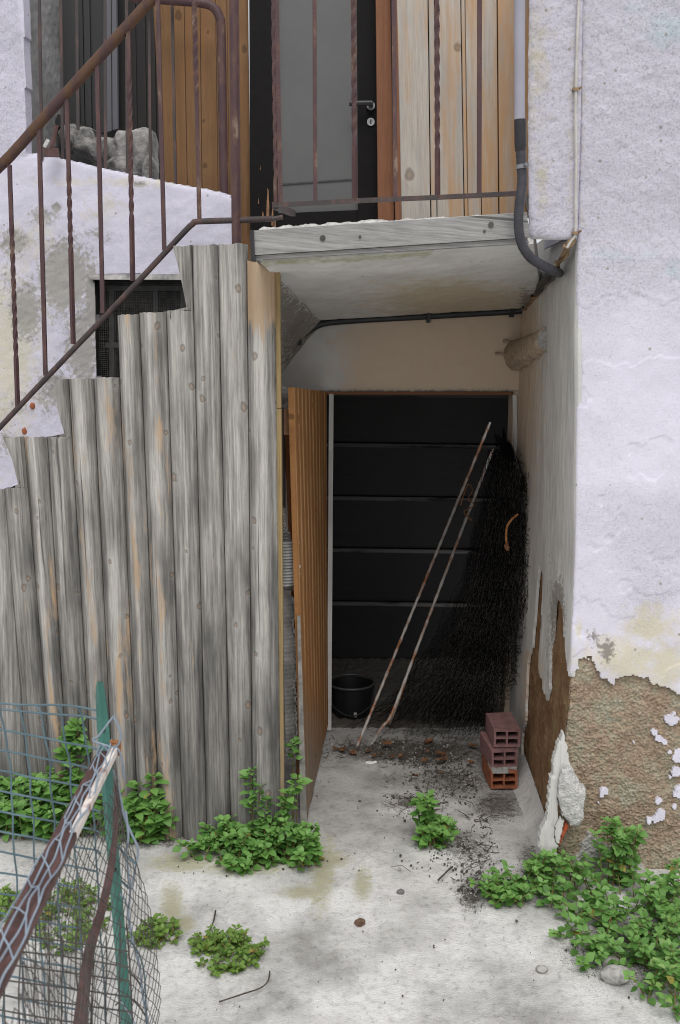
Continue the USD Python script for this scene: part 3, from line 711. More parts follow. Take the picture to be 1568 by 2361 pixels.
def poly_slab(parent, name, poly, Y, thick, material, rough_, seed, res=0.0026, bow=0.0, uvs=False, label=None, dome=0.0):
    pw = W(np.array([p[0] for p in poly]), np.array([p[1] for p in poly]), Y)
    x0, x1, z0, z1 = pw[:, 0].min(), pw[:, 0].max(), pw[:, 2].min(), pw[:, 2].max()
    xs, zs = np.arange(x0 - res, x1 + 2 * res, res), np.arange(z0 - res, z1 + 2 * res, res)
    Zm, Xm = np.meshgrid(zs, xs, indexing="ij")
    Pm = np.stack([Xm, Y + bow * ((Zm - z0) / (z1 - z0) - 0.5), Zm], -1)
    pg = Polygon(pw[:, [0, 2]]).buffer(0)
    wv = fb(Pm, 60, seed, 3) * 0.012
    kp = shapely.contains_xy(pg, Xm + wv, Zm + wv)
    if not kp.any():
        return
    dist = shapely.distance(shapely.points(Xm, Zm), pg.exterior)
    hh = fb(Pm, np.array([40, 40, 40 if not uvs else 6]), seed + 1, 4) * rough_ + dome * np.clip(dist / 0.03, 0, 1) ** 0.5
    uv = np.stack([Xm * 1.0 + seed, Zm], -1)
    return sheet(parent, name, Pm, (0, -1, 0), material, keep=kp, disp=hh, edge=thick, uv=uv if uvs else None, label=label)


loose = thing("loose_plaster_slab", "broken slab of plaster and limewashed lath hanging off the house corner", "plaster slab")
poly_slab(loose, "limewashed_lath", strip, 3.085, 0.030, "limewashed_wood", 0.010, 3, uvs=True, dome=0.010)
poly_slab(loose, "rough_chunk", chunk, 3.070, 0.035, "plaster_chunk", 0.012, 5, dome=0.016, label="rough grey underside of a plaster chunk")
poly_slab(loose, "red_shard", shard, 3.080, 0.020, "red_shard", 0.006, 7, label="red brick shard wedged in the plaster")
poly_slab(loose, "thin_lath", lath, 3.074, 0.012, "limewashed_wood", 0.006, 9, uvs=True)

# --- back wall of the recess with the low cellar doorway
cellar = thing("cellar_front_wall", "shaded plaster wall above the dark cellar doorway at the back of the recess", "wall")
xl0, xr0 = W(520, 800, YB)[0], W(1222, 800, YB)[0]
zl = float(W(950, 903, YB)[2]); zt = float(W(950, 690, YB)[2])
xs, zs = np.arange(xl0, xr0, 0.008), np.arange(zl, zt, 0.008)
Zm, Xm = np.meshgrid(zs, xs, indexing="ij")
P = np.stack([Xm, YB + 0 * Xm, Zm], -1); px, py = proj(P)
stain = np.clip(1.2 * np.exp(-((px - 1050) / 260) ** 4), 0, 1.2)
stain = np.maximum(stain, 0.8 * np.exp(-((px - 1200) / 70) ** 2))
sheet(cellar, "lintel_plaster", P, (0, -1, 0), "recess_plaster", disp=fb(P, 7, 41, 3) * 0.012 + fb(P, 50, 42, 2) * 0.002, edge=0.02, pv={"stain": stain, "rough": 0.2 + 0 * stain, "peel": 0.62 * np.exp(-((py - 905) / 7.0) ** 2)})
a, b = W(752, 906, YB), W(1180, 907, YB)
emit(cellar, "lintel_board", bar3(a + [0, 0.03, 0.0], b + [0, 0.03, 0], 0.10, 0.012), "jamb_wood", uv=np.array([[i * 0.1, j * 0.5] for i in range(4) for j in range(2)], float), label="thin brown board under the lintel")
# jambs either side
def wall_quad(parent, name, x0, x1, z0, z1, Y, th, m, pv=None, label=None, seed=1, st=0.0, amp=0.008):
    xs, zs = np.linspace(x0, x1, max(3, int(abs(x1 - x0) / 0.015))), np.arange(z0, z1 + 0.015, 0.015)
    Zm, Xm = np.meshgrid(zs, xs, indexing="ij")
    P = np.stack([Xm, Y + 0 * Xm, Zm], -1)
    return sheet(parent, name, P, (0, -1, 0), m, disp=fb(P, 8, seed, 3) * amp, edge=th, pv={"stain": st + 0 * Xm, "rough": 0.4 + 0 * Xm}, label=label)


xj = float(W(1181, 1000, YB)[0])
wall_quad(cellar, "jamb_plaster", xj, xr0, -0.02, zl - 0.001, YB + 0.001, 0.12, "recess_plaster", st=0.75)
xjl = float(W(757, 1200, YB)[0])
wall_quad(cellar, "jamb_plaster", xl0, xjl - 0.012, -0.02, zl - 0.001, YB + 0.003, 0.12, "recess_plaster", st=0.2, seed=3)
frame = thing("cellar_door_frame", "thin pale painted frame strip on the cellar doorway's left side", "door frame")
pa, pb = W(764, 908, YB - 0.012), W(759, 1682, YB - 0.012)
ys = np.linspace(0, 1, 30)
emit(frame, "jamb_strip", tube(curve(line(pa, pb, 8), 16), 0.011 * math.sqrt(2) * 0.9, square=True), "recess_plaster", label="pale upright strip")
pa, pb = W(1186, 910, YB - 0.008), W(1191, 1180, YB - 0.008)
emit(frame, "jamb_strip", tube(line(pa, pb, 8), 0.012, square=True), "recess_plaster")

# --- the dark cellar behind
room = thing("cellar_room", "black interior of the cellar with wide horizontal boards on its back wall", "cellar")
YR = 5.45
xL, xR = xjl - 0.55, xj + 0.55
def shell_wall(name, a, b, c, d_, n):
    A, B, C, D = map(np.array, (a, b, c, d_))
    u, v = np.meshgrid(np.linspace(0, 1, 14), np.linspace(0, 1, 14), indexing="ij")
    u, v = u[..., None], v[..., None]
    P = A * (1 - u) * (1 - v) + B * u * (1 - v) + C * u * v + D * (1 - u) * v
    sheet(room, name, P, n, "cellar_wall_paint", disp=fb(P, 4, 51, 3) * 0.03, edge=0.1)
zc_ = 2.0
shell_wall("side_wall", (xL, YB + 0.12, -0.05), (xL, YR + 0.1, -0.05), (xL, YR + 0.1, zc_), (xL, YB + 0.12, zc_), (1, 0, 0))
shell_wall("side_wall", (xR, YB + 0.12, -0.05), (xR, YR + 0.1, -0.05), (xR, YR + 0.1, zc_), (xR, YB + 0.12, zc_), (-1, 0, 0))
shell_wall("ceiling", (xL, YB + 0.1, zc_), (xL, YR + 0.1, zc_), (xR, YR + 0.1, zc_), (xR, YB + 0.1, zc_), (0, 0, -1))
wall_quad(room, "back_wall", xL, xR, -0.05, zc_, YR + 0.06, 0.1, "cellar_wall_paint")
cuts = [760, 905, 1022, 1145, 1265, 1388, 1522, 1660, 1780]
for k in range(len(cuts) - 1):
    z1, z0 = float(W(850, cuts[k], YR)[2]), float(W(850, cuts[k + 1], YR)[2])
    x0, x1 = xL + 0.05, xR - 0.05
    tilt = 0.012
    g = 0.006
    V = []
    prof = [(z0 + g, 0.0), (z0 + g, -0.030), (z0 + g + 0.012, -0.034), (z1 - 0.024, -0.032), (z1 - 0.024, -0.032), (z1 - 0.006, -0.012), (z1 - 0.006, -0.012), (z1 - 0.004, 0.0)]
    bevel_pale = np.array([0, 0, 0, 0, 1, 1, 0, 0] * 2) * 0.62 - 0.0  # paler tone along the top bevel of each board
    for x, dz in ((x0, tilt), (x1, -tilt)):
        V += [(x, YR + y + 0.03, z + dz) for z, y in prof]
    n = len(prof)
    F = [[i, i + 1, n + i + 1, n + i] for i in range(n - 1)]
    uv = np.array([[z, x] for x in (0, x1 - x0) for z, _ in prof]) + [k * 1.7, k * 0.9]
    emit(room, "board", (np.array(V), np.array(F)), "dark_boards", uv=uv, pv={"fresh": bevel_pale})

# --- the stair-side wall on the left with the little cellar window
def YS(px):
    return 4.12 + (535 - px) / 535 * 0.25
sw = thing("stair_wall", "peeling white parapet wall behind the stair railing, its top sloping down to the right", "wall")
a, b = W(-160, 700, YS(-160)), W(537, 700, YS(537))
L_ = np.hypot(*(b - a)[:2]); du = (b - a)[:2] / L_
ns = np.array([du[1], -du[0], 0]); ns = ns if ns[1] < 0 else -ns
PS = Plane(a, ns)
uu, zz = np.linspace(0, L_, int(L_ / 0.007)), np.arange(0.2, 3.45, 0.007)
Zm, U = np.meshgrid(zz, uu, indexing="ij")
P = np.stack([a[0] + du[0] * U, a[1] + du[1] * U, Zm], -1)
px, py = proj(P)
wobx = (meshkit.fbm(P * 30, 3, 4) - 0.5) * 9
top = np.interp(px, [-200, 0, 40, 62, 90, 130, 240, 355, 440, 512, 528, 540], [-900, -900, -900, 352, 353, 360, 386, 411, 428, 441, 447, 462])
jl = np.interp(py, [-900, 0, 90, 180, 300, 352], [28, 28, 38, 44, 56, 62])
keep = (py > top + wobx * 0.5) | (px < jl + wobx * 0.8)
win = np.array([(218, 645), (432, 648), (432, 875), (223, 872)])
keep &= ~((px > np.interp(py, [645, 872], [218, 224]) + wobx * 0.5) & (px < 500) & (py > 634) & (py < 985))
peel = np.zeros_like(px)
for b_, am in (((150, 640, 60, 90), 1.0), ((190, 800, 45, 120), 0.75), ((60, 720, 40, 80), 0.8), ((130, 900, 60, 70), 0.6), ((30, 560, 50, 40), 0.6), ((100, 500, 40, 25), 0.55), ((130, 480, 12, 12), 1.0), ((40, 940, 60, 40), 0.35), ((20, 650, 40, 60), 0.35), ((220, 540, 50, 20), 0.4), ((5, 1020, 40, 50), 0.4), ((210, 700, 16, 120), 0.9), ((320, 425, 20, 7), 0.8)):
    peel = np.maximum(peel, am * pblob(*b_))
stain = np.maximum.reduce([0.8 * pblob(10, 820, 90, 220), 0.5 * pblob(60, 560, 100, 60), 0.5 * pblob(300, 420, 300, 14), 0.45 * pblob(240, 480, 60, 40)])
bare = np.clip((peel * 1.5 + meshkit.fbm(P * 60, 4, 2) * 1.0 - 1.1) * 4, 0, 1)
rough = np.clip(0.35 + peel + (px < jl + 12) * (py < 360) * 0.8, 0, 1)
hgt = fb(P, 4, 61, 4) * 0.018 + fb(P, 28, 62, 3) * 0.006 * (0.5 + rough) - bare * 0.005 - np.clip(1 - (py - top) / 14, 0, 1) ** 2 * 0.012 * (px > 62)
sheet(sw, "plaster", P, ns, "stair_plaster", keep=keep, disp=hgt, edge=0.05, pv={"stain": stain, "peel": peel, "rough": rough})
# brick fragments showing in the peeled patch
for k, (bx_, by_) in enumerate(((75, 936), (57, 994), (146, 915))):
    c = PS(bx_, by_)
    m = trimesh.creation.icosphere(2, 1.0); v = np.array(m.vertices)
    v = v * np.array([0.012, 0.007, 0.015]) * (1 + 0.5 * fb(v, 2.1, k + 3)[:, None]) + c + ns * 0.001
    emit(sw, "brick_fragment", (v, np.array(m.faces)), "brick_orange", smooth=True)

# --- shaded jamb, shutters and rubble behind the parapet, upper left
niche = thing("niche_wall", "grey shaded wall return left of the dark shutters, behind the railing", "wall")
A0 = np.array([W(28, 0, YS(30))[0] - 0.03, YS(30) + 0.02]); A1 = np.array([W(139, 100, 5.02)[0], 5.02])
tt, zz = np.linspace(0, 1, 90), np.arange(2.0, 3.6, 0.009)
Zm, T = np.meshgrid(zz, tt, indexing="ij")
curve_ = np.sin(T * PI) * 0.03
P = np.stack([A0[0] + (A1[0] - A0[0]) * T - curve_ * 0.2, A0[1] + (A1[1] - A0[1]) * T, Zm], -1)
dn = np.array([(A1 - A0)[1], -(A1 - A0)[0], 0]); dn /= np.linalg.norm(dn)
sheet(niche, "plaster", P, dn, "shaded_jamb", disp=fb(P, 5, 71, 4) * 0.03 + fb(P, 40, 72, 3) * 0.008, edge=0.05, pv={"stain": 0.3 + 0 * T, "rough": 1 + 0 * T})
YN = 5.03
# ------------------------------------------------------------------ boards
def ln(x0, y0, x1, y1):
    return lambda y: x0 + (x1 - x0) * (np.asarray(y, float) - y0) / (y1 - y0)


_bk = [0]


def plank(parent, name, xl, xr, ytl, ytr, ybl, ybr, plane, material, th=0.02, prof=None, ncol=6, nrow=8, lip=None, pv=None, label=None, jag=0.0, gap=0.0012):
    """One board: its left and right edges xl(y), xr(y) and ends, measured on the plane; prof(u, w) gives its section."""
    _bk[0] += 1
    k = _bk[0]
    rs = np.random.RandomState(k)
    s = np.linspace(0, 1, ncol)
    if prof is None:
        s = np.array([0, 0.03, 0.35, 0.65, 0.97, 1.0]); ncol = 6
    t = np.linspace(0, 1, nrow)
    if lip is not None:
        tl = (lip.last - ytl) / (ybl - ytl)
        t = np.sort(np.concatenate([t, [tl - 0.0006, tl + 0.0006]]))
    Tm, Sm = np.meshgrid(t, s, indexing="ij")
    yt, yb = ytl + (ytr - ytl) * Sm, ybl + (ybr - ybl) * Sm
    jg = jag * (meshkit.noise(np.stack([s * 9 + k, 0 * s, 0 * s], -1)) - 0.5)
    Y = yt + (yb - yt) * Tm + jg[None] * (1 - Tm) ** 4
    l, r = xl(Y), xr(Y)
    x0 = np.maximum(l, lip(Y)) if lip is not None else l
    Xp = x0 + (r - x0) * Sm
    P = plane(Xp, Y)
    U = (Xp - l) / (r - l)
    wm = np.linalg.norm(plane(r, Y) - plane(l, Y), axis=-1)
    if prof is None:
        h = np.where((Sm < 0.02) | (Sm > 0.98), -0.003, 0.0)
    else:
        h = prof(U, wm)
    ins = (U - 0.5)
    dirx = plane(r, Y) - plane(l, Y); dirx /= np.linalg.norm(dirx, axis=-1, keepdims=True)
    P = P - dirx * np.sign(ins)[..., None] * (np.abs(ins) > 0.49)[..., None] * gap
    vv = np.linalg.norm(P - P[:1], axis=-1)
    uv = np.stack([U * wm + rs.rand() * 40, vv + rs.rand() * 40], -1)
    d = {a: (b(Xp, Y, U) if callable(b) else b + 0 * U) for a, b in (pv or {}).items()}
    return sheet(parent, name, P, plane.n, material, disp=h, edge=th, uv=uv, pv=d, label=label)


def screw(parent, px, py, plane, r=0.006, material="screw_steel", name="screw", out=0.002):
    c = plane(px, py)
    m = trimesh.creation.cylinder(r, 0.004, sections=10)
    m.apply_transform(trimesh.geometry.align_vectors([0, 0, 1], plane.n))
    m.apply_translation(c + plane.n * out)
    emit(parent, name, (np.array(m.vertices), np.array(m.faces)), material)


# --- balcony: slab, fascia board, the wall of boards standing on it
balcony = thing("balcony_slab", "plastered balcony slab with a grey weathered fascia board along its front edge", "balcony")
# soffit, sloping gently down to the back wall
F1 = W(1230, 561, 3.14)
B0, B1 = W(742, 744, YB), W(1206, 716, YB)
F0 = W(600, 603, 3.14)
u, v = np.meshgrid(np.linspace(0, 1, 120), np.linspace(0, 1, 150), indexing="ij")
u3, v3 = u[..., None], v[..., None]
B0s = W(742, 744, YB)
P = (F0 * (1 - v3) + F1 * v3) * (1 - u3) + (B0s * (1 - v3) + (B1 + [0.09, 0, 0]) * v3) * u3
px, py = proj(P)
stain = np.clip(0.85 * np.exp(-((px - 1050) / 170) ** 2 - ((py - 690) / 45) ** 2) + 0.15 * np.exp(-((px - 900) / 300) ** 2), 0, 1)
stain2 = np.clip(0.55 * np.exp(-((py - 600 + (px - 700) * 0.06) / 9) ** 2), 0, 1) * (px < 1000)
sheet(balcony, "soffit", P, (0, 0, -1), "soffit_plaster", disp=fb(P, 5, 81, 4) * 0.016 + fb(P, 35, 82, 3) * 0.004, edge=0.06, pv={"stain": stain, "stain2": stain2, "rough": 0.3 + 0 * px, "peel": 0.5 * np.exp(-((px - 1215) / 30) ** 2 - ((py - 690) / 40) ** 2)})
# underside of the stair flight, falling away to the left
S0, S1 = W(640, 640, 3.36), B0s
D0, D1 = W(560, 760, 3.62), W(560, 985, YB)
u, v = np.meshgrid(np.linspace(0, 1, 60), np.linspace(0, 1, 60), indexing="ij")
u3, v3 = u[..., None], v[..., None]
P = (S0 * (1 - v3) + D0 * v3) * (1 - u3) + (S1 * (1 - v3) + D1 * v3) * u3
P[..., 2] += 0.02 * np.sin(v * PI)
sheet(balcony, "stair_underside", P, (0.5, 0, -1), "soffit_plaster", disp=fb(P, 6, 83, 4) * 0.03, edge=0.10, pv={"stain": 0.25 + 0 * u, "rough": 0.7 + 0 * u, "peel": 0.35 + 0.3 * np.exp(-((v - 0.2) / 0.2) ** 2)})
PF = plane_y(3.095)
plank(balcony, "fascia_board", ln(584, 530, 585, 600), ln(1216, 480, 1223, 560), 531, 490, 588, 547, PF, "grey_board", th=0.035, nrow=10, label="grey weathered board along the slab edge")
# the grain of the fascia runs along its length: lay the texture sideways
fas = stage.GetPrimAtPath("/World/balcony_slab/fascia_board")
st = UsdGeom.PrimvarsAPI(fas).GetPrimvar("st"); a_ = np.array(st.Get()); 
pts = np.array(UsdGeom.Mesh(fas).GetPointsAttr().Get())
st.Set(Vt.Vec2fArray.FromNumpy(np.stack([pts[:, 2] + 0.09 * pts[:, 0] + 3.1, pts[:, 0] + 7.7], 1).astype(np.float32)))
plank(balcony, "fascia_lip", ln(584, 588, 586, 600), ln(1216, 548, 1223, 562), 590, 549, 599.5, 560, plane_y(3.105), "grey_board", th=0.03, nrow=4)
fas = stage.GetPrimAtPath("/World/balcony_slab/fascia_lip")
pts = np.array(UsdGeom.Mesh(fas).GetPointsAttr().Get())
UsdGeom.PrimvarsAPI(fas).GetPrimvar("st").Set(Vt.Vec2fArray.FromNumpy(np.stack([pts[:, 2] + 0.09 * pts[:, 0] + 9.1, pts[:, 0] + 2.7], 1).astype(np.float32)))
for sx, sy in ((744, 549), (830, 546), (1132, 518), (1117, 533)):
    screw(balcony, sx, sy, PF, r=0.0085 if sx in (744, 1132) else 0.004)
# end grain strip at the left end
emit(balcony, "end_board", bar3(W(581, 531, 3.10) + [0, 0.01, 0], W(584, 602, 3.10) + [0, 0.01, 0], 0.012, 0.04, up=(0, 1, 0)), "black_plastic", label="dark end of the fascia")
# rough concrete edge showing above the board
n = 110
xs = np.linspace(597, 1214, n)
V = []
rs = np.random.RandomState(4)
for k, x in enumerate(xs):
    yb = 531 + (x - 584) * (490 - 531) / 632
    hgt = 0.0 + 6 * meshkit.noise(np.array([x * 0.05, 1.0, 2.0])) + 2.5 * rs.rand() - 7 * max(0, (x - 880) / 340)
    hgt = max(hgt, 0.5) * min(1, (x - 595) / 12)
    for dy, dep in ((-3, 3.10), (hgt * 0.8, 3.104), (hgt, 3.125), (hgt + 1, 3.20)):
        V.append(W(x, yb - dy + 0.5, dep))
V = np.array(V).reshape(n, 4, 3)
sheet(balcony, "concrete_edge", V, (0, -1, 0.5), "concrete_edge", edge=0)
# slab body (top and front) so that it is solid
zt0, zt1 = float(W(900, 512, 3.13)[2]), float(W(900, 575, 3.14)[2])
u, v = np.meshgrid(np.linspace(0, 1, 6), np.linspace(0, 1, 6), indexing="ij")
P = np.stack([W(590, 560, 3.13)[0] * (1 - v) + W(1216, 520, 3.13)[0] * v, 3.13 + 1.3 * u, W(590, 556, 3.13)[2] * (1 - v) + W(1216, 515, 3.13)[2] * v], -1)
sheet(balcony, "slab_top", P, (0, 0, 1), "soffit_plaster", edge=0.06)

# --- house door with grey pane
YD = 4.36
PD = plane_y(YD)
door = thing("house_door", "black framed house door with a plain grey pane and a lever handle", "door")
FLOOR = 512


def flat(parent, name, quad, Y, th, m, label=None, smooth=False):
    v = np.array([W(x, y, Y) for x, y in quad])
    back = v + [0, th, 0]
    V = np.vstack([v, back])
    n = len(quad)
    if (np.cross(v[1] - v[0], v[2] - v[0]))[1] > 0:
        pass
    F = [[0, i, i + 1] for i in range(1, n - 1)] + [[n, n + i + 1, n + i] for i in range(1, n - 1)]
    for i in range(n):
        j = (i + 1) % n
        F += [[i, n + j, j], [i, n + i, n + j]]
    m_ = trimesh.Trimesh(V, np.array(F), process=False); m_.fix_normals()
    return emit(parent, name, (np.array(m_.vertices), np.array(m_.faces)), m, label=label)


TOPY = -120
flat(door, "left_frame", [(574, TOPY), (638, TOPY), (641, FLOOR + 24), (577, FLOOR + 30)], YD, 0.06, "black_paint")
flat(door, "pane", [(632, TOPY), (824, TOPY), (826, 486), (636, 494)], YD + 0.022, 0.012, "grey_glass", label="plain grey pane")
flat(door, "pane_strip", [(640, 424), (823, 411), (823, 414.5), (640, 427.5)], YD + 0.018, 0.003, "shutter_plain", label="thin dark line across the pane")
flat(door, "bottom_rail", [(636, 492), (826, 484), (826, FLOOR + 12), (636, FLOOR + 20)], YD + 0.004, 0.05, "black_paint")
flat(door, "lock_stile", [(822, TOPY), (866, TOPY), (870, FLOOR + 5), (826, FLOOR + 8)], YD - 0.004, 0.05, "black_paint")
hc = W(855, 244, YD - 0.012)
m = trimesh.creation.cylinder(0.017, 0.012, sections=24); m.apply_transform(trimesh.geometry.align_vectors([0, 0, 1], [0, -1, 0])); m.apply_translation(hc)
emit(door, "handle_rose", (np.array(m.vertices), np.array(m.faces)), "door_metal", smooth=30)
emit(door, "handle", cat_meshes([tube([hc + [0, 0.005, 0], hc + [0, -0.045, 0]], 0.010, 12), tube(curve([hc + [0.004, -0.045, 0.001], hc + [-0.03, -0.047, 0], hc + [-0.09, -0.045, -0.001]], 10), 0.011, 12)]), "black_plastic", smooth=40)
lc = W(855, 281, YD - 0.008)
m = trimesh.creation.cylinder(0.016, 0.006, sections=24); m.apply_transform(trimesh.geometry.align_vectors([0, 0, 1], [0, -1, 0])); m.apply_translation(lc)
lk = emit(door, "lock_plate", (np.array(m.vertices), np.array(m.faces)), "door_metal", smooth=30)
emit(lk, "keyhole", box(lc + [-0.0025, -0.0045, -0.009], lc + [0.0025, -0.0025, 0.009]), "black_paint")
# chipped timber showing at the foot of the frame
rs = np.random.RandomState(3)
for k, (x, y0, y1, w) in enumerate(((617, 432, 505, 7), (606, 486, 512, 6), (628, 470, 520, 5), (596, 455, 470, 2.5), (600, 380, 392, 1.6), (634, 500, 530, 4))):
    pts = [(x - w * 0.5, y1), (x - w * 0.3, (y0 + y1) / 2), (x, y0), (x + w * 0.3, y0 + 8), (x + w * 0.55, (y0 + y1) / 2 + 6), (x + w * 0.5, y1)]
    flat(door, "bare_chip", pts, YD - 0.003 - 0.0004 * k, 0.002, "jamb_plain")

# --- brown panelling left of the door
pan = thing("brown_panelling", "varnished brown pine boards left of the black house door", "panelling")
PP = plane_y(4.40)
edges = [(352, 374), (398, 408), (424, 432), (461, 466), (497, 503), (523, 529), (548, 553), (572, 577)]
for (a0, a1), (b0, b1) in zip(edges[:-1], edges[1:]):
    plank(pan, "board", ln(a0, 0, a1, 440), ln(b0, 0, b1, 440), -140, -140, 720, 720, PP, "brown_panelling", th=0.022)
# --- door jamb on the right and the dark gap
jm = thing("door_jamb", "reddish brown jamb boards right of the house door", "door jamb")
plank(jm, "jamb_board", ln(866, 0, 871, 500), ln(901, 0, 909, 500), -140, -140, 520, 520, plane_y(4.30), "jamb_wood", th=0.03)
plank(jm, "jamb_board", ln(904, 0, 911, 500), ln(917, 0, 926, 500), -140, -140, 520, 520, plane_y(4.27), "jamb_wood", th=0.03)
# a dark back board closes the slit behind the jamb
flat(jm, "back_board", [(855, -140), (935, -140), (940, 520), (860, 520)], 4.42, 0.02, "black_paint")

# --- pale board screen at the right of the balcony
scr = thing("pale_board_screen", "pale pine board screen beside the grey drainpipe, orange tinted at its right edge", "board screen")
PL = plane_y(3.34)
ed = [(914, 925), (988, 994), (1001, 1007), (1063, 1071), (1072, 1079), (1105, 1110), (1146, 1150), (1232, 1236)]
for k, ((a0, a1), (b0, b1)) in enumerate(zip(ed[:-1], ed[1:])):
    yb0, yb1 = 531 + (a1 - 584) * (490 - 531) / 632 + 6, 531 + (b1 - 584) * (490 - 531) / 632 + 6
    f = np.interp((a0 + b0) / 2, [914, 1040, 1190], [-0.10, 0.0, 0.13]) + (0.05 if b0 - a0 < 20 else 0)
    plank(scr, "board", ln(a0, 0, a1, 490), ln(b0, 0, b1, 490), -140, -140, yb0, yb1, PL, "pale_panelling", th=0.02, pv={"fresh": f}, prof=None, gap=0.0028)

flat(scr, "back_rail", [(920, -140), (1240, -140), (1240, 500), (926, 520)], 3.375, 0.015, "shutter_plain", label="dark backing added behind the boards to close their gaps")  # dark sheet added so that no sky shows between the boards
# --- drain pipe and hose
pipe = thing("drain_pipe", "grey pipe running down beside the pale boards into a black curved hose", "drainpipe")
YPp = 3.05
pts = [W(1198, y, YPp) for y in (-160, 60, 280)]
r0 = 11.3 / FPX * 3.15
emit(pipe, "grey_pipe", tube(pts, r0, 20, caps=True), "grey_plastic_pipe", smooth=40)
emit(pipe, "coupling", cat_meshes([tube([W(1199, 276, YPp), W(1200, 335, YPp)], r0 * 1.12, 20), tube([W(1200, 335, YPp), W(1200, 348, YPp)], [r0 * 1.12, r0 * 0.98], 20)]), "black_plastic", smooth=40)
hp = [W(1200, 330, YPp), W(1202, 375, YPp), W(1204, 420, YPp), W(1198, 470, YPp - 0.004), W(1196, 520, YPp - 0.004), W(1203, 562, YPp), W(1222, 592, YPp + 0.01), W(1246, 609, YPp + 0.05), W(1275, 624, YPp + 0.14), W(1290, 630, YPp + 0.3)]
c = curve(hp, 90)
emit(pipe, "hose", tube(c, r0 * 0.93 * (1 + 0.025 * np.sin(np.arange(len(c)) * 2.2)), 18), "black_hose", smooth=60)
cl = [c[np.argmin(abs(proj(c)[1] - 381))], c[np.argmin(abs(proj(c)[1] - 389))]]
emit(pipe, "clamp", tube([cl[0], cl[1] + [0, 0, -0.001]], r0 * 1.06, 18), "clamp_grey", smooth=40)
emit(pipe, "clamp_screw", bar3(cl[0] + [0.006, -0.02, 0], cl[1] + [0.016, -0.018, 0.004], 0.008, 0.008, up=(0, 1, 0)), "clamp_grey")

# --- black pipe along the back of the soffit, with clips
sp = thing("soffit_pipe", "black pipe along the joint between soffit and lintel wall, bending down at the left", "pipe")
zt_ = [(1212, 704, 4.26), (1203, 715, 4.31), (1100, 722, 4.33), (960, 730, 4.33), (820, 738, 4.33), (748, 745, 4.33), (712, 762, 4.32), (680, 790, 4.31), (652, 824, 4.30), (610, 880, 4.30)]
c = curve([W(*q) for q in zt_], 60)
emit(sp, "pipe", tube(c, 8.2 / FPX * 4.3, 12), "black_plastic", smooth=50)
for q in ((988, 729, 4.315), (692, 781, 4.30), (1180, 716, 4.315)):
    p_ = W(*q)
    emit(sp, "clip", box(p_ + [-0.007, -0.022, -0.028], p_ + [0.007, 0.03, 0.026]), "black_plastic")
# cable in the corner where hose and pipe meet, plus an added dark lump
cb = thing("corner_cable", "brown aged cable looping under the overhang from the hose to the black pipe", "cable")
c = curve([W(1318, 545, 3.14), W(1308, 568, 3.14), W(1296, 590, 3.2), W(1280, 622, 3.35), W(1268, 640, 3.5), W(1254, 652, 3.65), W(1240, 672, 3.85), W(1226, 694, 4.05), W(1210, 712, 4.27)], 40)
c2 = c + np.stack([0.012 * np.sin(np.arange(len(c)) * 0.9), -0.008 + 0 * c[:, 0], 0.012 * np.cos(np.arange(len(c)) * 0.9)], 1)
emit(cb, "strand", tube(c, 0.0065, 7), "old_cable", smooth=50)
emit(cb, "strand", tube(c2, 0.005, 7), "old_cable", smooth=50)
emit(cb, "black_tape", tube(curve([W(1275, 628, 3.32), W(1262, 643, 3.5), W(1250, 654, 3.66), W(1238, 676, 3.86)], 14), [0.010, 0.016, 0.018, 0.016, 0.013, 0.017, 0.014, 0.016, 0.014, 0.016, 0.013, 0.012, 0.010][:13] if len(curve([0 * CAM, CAM, CAM * 2, CAM * 3], 14)) == 13 else 0.014, 9, jitter=0.25), "black_plastic", smooth=50)  # irregular dark lump added to stand for the black gap
wc = thing("wall_cable", "thin off white cable running straight down the plastered house wall", "cable")
c = curve([W(x, y, 3.125) for x, y in ((1335, -150), (1333, 0), (1329, 110), (1326, 240), (1327, 360), (1326, 470), (1325, 538), (1316, 556), (1306, 572))], 70)
c[:, 1] = 3.118
emit(wc, "cable", tube(c, 0.0042, 8), "white_cable", smooth=50)
for y in (206, 538):
    k = np.argmin(abs(proj(c)[1] - y)); p_ = c[k]
    emit(wc, "clip", cat_meshes([box(p_ + [-0.009, -0.008, -0.004], p_ + [0.007, 0.01, 0.004]), tube([p_ + [0.009, 0.006, 0.002], p_ + [0.016, -0.008, 0.006]], 0.003, 6)]), "old_cable")

# --- pole end embedded in the recess corner
stub = thing("beam_stub", "plastered over beam end sticking out of the recess corner right of the lintel", "beam stub")
c = curve([W(1198, 818, 4.38), W(1224, 808, 4.10), W(1246, 797, 3.88), W(1264, 783, 3.68)], 24)
t_, f_ = tube(c, np.interp(np.linspace(0, 1, len(c)), [0, 0.25, 0.8, 1], [0.070, 0.062, 0.052, 0.046]), 18)
t_ = t_ + fb(t_, 30, 5, 3)[:, None] * 0.022
emit(stub, "beam", (t_, f_), "stub_plaster", smooth=50)
e = c[-1] + (c[-1] - c[-2]) * 0.2
m = trimesh.creation.cylinder(0.040, 0.012, sections=22); m.apply_transform(trimesh.geometry.align_vectors([0, 0, 1], c[-1] - c[-2])); m.apply_translation(e)
emit(stub, "cut_end", (np.array(m.vertices) + fb(np.array(m.vertices), 60, 2)[:, None] * 0.006, np.array(m.faces)), "mortar")
for (x0, y0, x1, y1) in ((1160, 786, 1240, 797), (1142, 815, 1230, 820), (1170, 806, 1236, 808)):
    emit(stub, "reed", tube(curve([W(x0, y0, 4.382), W((x0 + x1) / 2, (y0 + y1) / 2 + 1, 4.372), W(x1, y1, 4.33)], 10), 0.006, 7, jitter=0.3), "stub_plaster", smooth=50)

